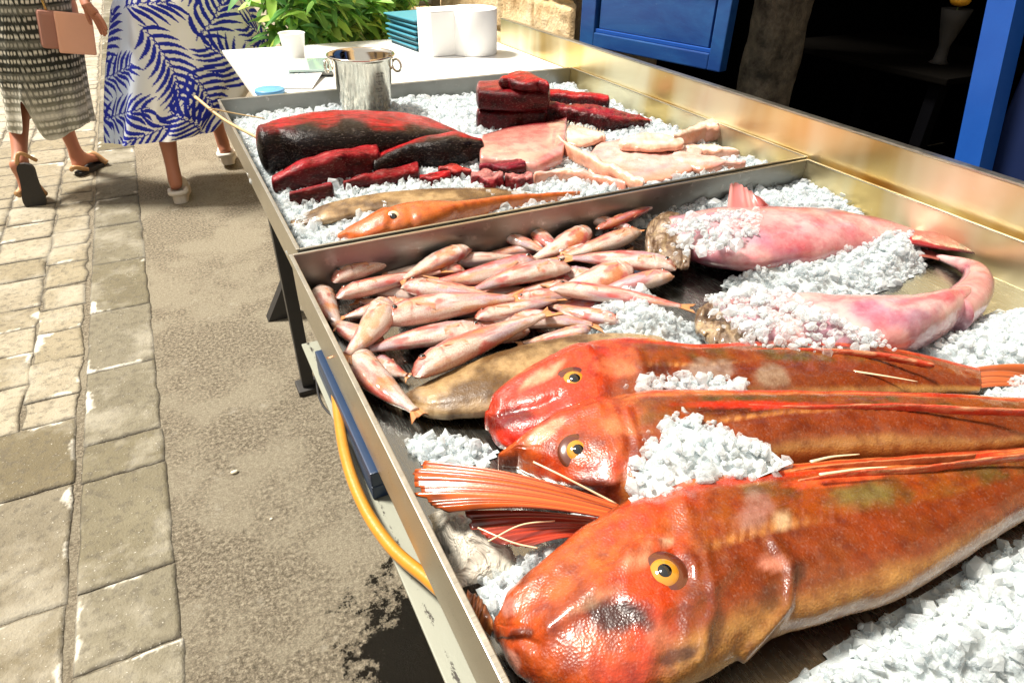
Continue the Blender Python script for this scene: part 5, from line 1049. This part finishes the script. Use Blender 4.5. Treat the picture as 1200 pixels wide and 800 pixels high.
# woman in the striped dress
def dash_col(arc, z, A_, T_):
    per = .034; r = z/per; row = np.floor(r); fr_ = r-row; n = vnoise(np.stack([arc*3, z*6, arc*0], 1), 2, 3); lowz = sstep(.62,.42,z+.03*n)
    dash = ((arc/.018+row*.5) % 1 < .62)
    dark = np.array((.02,.023,.016)); mid = (.22,.22,.18); lt = (.72,.7,.6)
    c = np.tile(dark, (len(z),1)); band = sstep(.25,.3,fr_)*sstep(.72,.66,fr_); c = mixc(c, lt, band*dash*(.75+.25*((row % 3) != 0)))
    c = mixc(c, mid, ((row % 4) == 1)*.5); c2 = mixc(np.tile(np.array((.30,.29,.22)), (len(z),1)), lt, np.clip(band*(.5+.5*dash)*1.1+((row % 3) == 0)*.65, 0, 1))
    return mixc(c, c2, lowz*.8) if False else c*(1-lowz[:,None]*.85)+c2*lowz[:,None]*.85
fR = P(98,205,0); fL = P(37,240,0)
Y1 = 3.98; hip1 = PY(42,-8,Y1); hip1 = (float(hip1[0]), Y1, .90)
wrA = PY(98,0,Y1-.36); 
w1 = build_woman('woman in a dark patterned dress walking away with a peach handbag', hip1, .17,
    (float(fR[0])+.0, float(fR[1])+.03, .085), (float(fL[0])+.015, float(fL[1])+.02, .19), ((hip1[0]+.235,Y1-.05,1.13), (float(wrA[0]), Y1-.36, float(wrA[2]))), ((hip1[0]-.25,Y1+.05,1.12),(hip1[0]-.24,Y1+.12,.9)),
    ((float(fR[0])+.09, float(fR[1])+.17, .03), (float(fR[0])-.02, float(fR[1])-.01, .035)), ((float(fL[0])-.0, float(fL[1])+.0, .03), (float(fL[0])+.0, float(fL[1])-.035, .215)),
    {'R': ((.42,-.05,-1), (.55,-.8,0)), 'L': ((0,.1,-1),(0,1,0))}, knees=((float(fR[0])-.02, float(fR[1])+.0, .46), (float(fL[0])+.07, float(fL[1])+.28, .46)))
def lev(y, x0, x1, Yp, ry): a, b = PY(x0, y, Yp), PY(x1, y, Yp); return ((a[0]+b[0])/2, Yp, (b[0]-a[0])/2, ry, (a[2]+b[2])/2)
def hem1(th): d_ = (th+PI/2+.35+PI) % (2*PI)-PI; return .17*np.exp(-(d_/.16)**2)-.02*np.sin(3*th)
ring_cloth('dress', [lev(147,6,113,Y1,.2), lev(107,0,105,Y1,.185), lev(60,-12,98,Y1,.18), lev(0,-22,88,Y1,.17), (hip1[0],Y1,.20,.15,1.0), (hip1[0],Y1,.165,.12,1.12), (hip1[0],Y1,.19,.13,1.28), (hip1[0],Y1,.155,.1,1.385), (hip1[0],Y1,.09,.08,1.43)], dash_col, w1, folds=.045, nf=7, hemf=hem1)
# sandals
a = fR; sn = empty  # shorthand not used further
s1 = sole_shape(w1, (fR[0]-.02, fR[1]-.04, .004), (fR[0]+.11, fR[1]+.19, .004), (0,0,1), .245, .09, .02, M['rubber'], 'sandal')
link('strap', tube('strap', [(fR[0]-.0, fR[1]+.13, .02), (fR[0]+.06, fR[1]+.12, .075), (fR[0]+.12, fR[1]+.10, .02)], .016, 24, 10), s1, M['tan']); link('heel_strap', tube('heel_strap', [(fR[0]-.05, fR[1]+.02, .03), (fR[0]-.025, fR[1]-.045, .06), (fR[0]+.03, fR[1]-.01, .03)], .012, 24, 10), s1, M['tan'])
hl = PY(28,192,3.80); te = P(42,243,0)
sL = sole_shape(w1, tuple(hl), (te[0], te[1]+.0, .01), (0.1,1,.25), .245, .10, .022, M['rubber'], 'sandal')
link('strap', tube('strap', [(te[0]-.06, te[1]+.04, .06), (te[0]+.0, te[1]+.12, .09), (te[0]+.05, te[1]+.03, .05)], .018, 24, 10), sL, M['tan']); 
link('heel_strap', tube('heel_strap', [tuple(hl+[-.03,.01,.0]), tuple(hl+[.0,.0,.05]), tuple(hl+[.05,.03,-.0])], .009, 24, 10), sL, M['tan'])
# handbag
Yb = Y1-.2; bp = PY(82,36,Yb); hb = empty('handbag', tuple(bp), 'peach leather box handbag hanging at the hip of the patterned dress', 'handbag')
Mx = Matrix.Translation(tuple(bp)) @ Matrix.Rotation(.22,4,'Z') @ Matrix.Rotation(.17,4,'Y') @ Matrix.Scale(.84,4)
link('bag_body', box_me('bag_body', (-.135,-.0,-.10), (.095,.07,.085), .014, Mx), hb, M['peach_dk']); link('flap', box_me('flap', (-.065,-.018,-.115), (.11,-.001,.09), .008, Mx), hb, M['peach'])
link('chain', tube('chain', [tuple(Mx @ Vector((-.09,.03,.08))), tuple(Mx @ Vector((-.10,.03,.2))), (hip1[0]+.14,Y1-.1,1.2), (hip1[0]+.15,Y1,1.40)], .005, 30, 8), hb, M['gold'])
# woman in the blue leaf dress
W_, H_ = 1.9, 1.3; RES = 700; img = np.zeros((int(H_*RES), int(W_*RES)), np.float32)
def stamp(cx, cy, ang, L, wd):
    x0, x1 = int((cx-L)*RES), int((cx+L)*RES); y0, y1 = int((cy-L)*RES), int((cy+L)*RES); x0, y0 = max(x0,0), max(y0,0); x1, y1 = min(x1, img.shape[1]), min(y1, img.shape[0])
    if x1 <= x0 or y1 <= y0: return
    X_, Y_ = np.meshgrid(np.arange(x0,x1)/RES-cx, np.arange(y0,y1)/RES-cy); u = (X_*math.cos(ang)+Y_*math.sin(ang))/L; v = -X_*math.sin(ang)+Y_*math.cos(ang); v = v-.012*np.sin(u*3.0)
    ok = (u > 0) & (u < 1) & (np.abs(v) < wd*np.sin(PI*np.clip(u,0,1)**.75)**.7); img[y0:y1, x0:x1][ok] = 1
rg = np.random.RandomState(4)
occ = np.zeros_like(img)
for k in range(800):
    sx, sy = rg.uniform(0, W_), rg.uniform(.2, H_); an = rg.choice([.8,2.3,4.0,5.4,3.5,.2])+rg.uniform(-.3,.3); cur = rg.uniform(-1.5,1.5); img2 = img; img = np.zeros_like(img2); x, y = sx, sy
    nl = rg.randint(6, 11)
    for i in range(nl):
        st = .034; x += st*math.cos(an); y += st*math.sin(an); an += cur*st
        for sg_ in (-1, 1): stamp(x, y, an+sg_*(.95-.4*i/nl), .125*math.sin(PI*(i+2.5)/(nl+3))**.5, .0085)
        stamp(x-.02*math.cos(an), y-.02*math.sin(an), an, .055, .003)
    new = img; img = img2
    if (new*occ).sum() < .3*new.sum():
        img = np.maximum(img, new); yy_, xx_ = np.nonzero(new); 
        for dx_ in (-3,0,3):
            for dy_ in (-3,0,3): occ[np.clip(yy_+dy_,0,occ.shape[0]-1), np.clip(xx_+dx_,0,occ.shape[1]-1)] = 1
def leaf_col(arc, z, A_, T_):
    ix = np.clip(((arc+W_/2)*RES).astype(int), 0, img.shape[1]-1); iy = np.clip((z*RES).astype(int), 0, img.shape[0]-1); m_ = img[iy, ix]
    base = mixc(np.tile(np.array((.92,.92,.88)), (len(z),1)), (.5,.66,.95), .75*sstep(-.12,-.28,arc)*1.0); return mixc(base, (.006,.02,.40), m_)  # bluish tint paints shade onto the left side of the dress
fA = P(212,237,0); fB = P(268,196,0); Y2 = 3.80; hip2 = PY(212,-8,Y2); hip2 = (float(hip2[0]), Y2, .91); wr2 = PY(288,-6,Y2)
w2 = build_woman('woman in a white dress with blue palm leaf print, seen from behind', hip2, .18,
    (float(fB[0])+.0, float(fB[1])+.03, .12), (float(fA[0]), float(fA[1])+.05, .10), ((hip2[0]+.25,Y2-.03,1.12),(float(wr2[0]),Y2,float(wr2[2]))), ((hip2[0]-.24,Y2+.06,1.12),(hip2[0]-.2,Y2+.2,.95)),
    ((float(fB[0])+.02, float(fB[1])+.16, .03), (float(fB[0])+.0, float(fB[1])-.015, .08)), ((float(fA[0]), float(fA[1])+.18, .035), (float(fA[0]), float(fA[1])+.01, .065)),
    {'R': ((-.15,.1,-1),(.3,-.9,0)), 'L': ((0,.1,-1),(0,1,0))}, knees=((float(fB[0])-.02, float(fB[1])+.02, .47), (float(fA[0])+.03, float(fA[1])+.12, .48)))
def hem2(th): return -.03*np.cos(th-1.9)+.10*np.exp(-((th % (2*PI)-.0)/.7)**2)+.10*np.exp(-((th % (2*PI)-2*PI)/.5)**2)
ring_cloth('dress', [lev(156,124,266,Y2,.25), lev(120,124,298,Y2,.25), lev(75,126,316,Y2,.23), lev(30,130,303,Y2,.2), lev(0,133,284,Y2,.19), (hip2[0],Y2,.19,.15,1.02), (hip2[0],Y2,.16,.12,1.13), (hip2[0],Y2,.19,.13,1.29), (hip2[0],Y2,.155,.1,1.39), (hip2[0],Y2,.09,.08,1.44)], leaf_col, w2, n=420, m=560, folds=.05, nf=8, ph=1.0, hemf=hem2)
for f_, sgn in ((fA, 0), (fB, .02)):
    s_ = sole_shape(w2, (f_[0], f_[1]-.03, .002+sgn), (f_[0]+.02, f_[1]+.2, .002), (0,0,1), .24, .095, .04, M['shoe_w'], 'shoe')
    link('upper', sphere_me('upper', (f_[0]+.01, f_[1]+.13, .05), .055, 20, (.85,1.5,.75)), s_, M['shoe_w'])
    link('heel_cup', tube('heel_cup', [(f_[0]-.035, f_[1]+.05, .05+sgn), (f_[0]-.03, f_[1]-.02, .055+sgn), (f_[0]+.03, f_[1]-.02, .055+sgn), (f_[0]+.04, f_[1]+.05, .05+sgn)], .013, 24, 10), s_, M['shoe_w'])
print('built', len(bpy.data.objects))
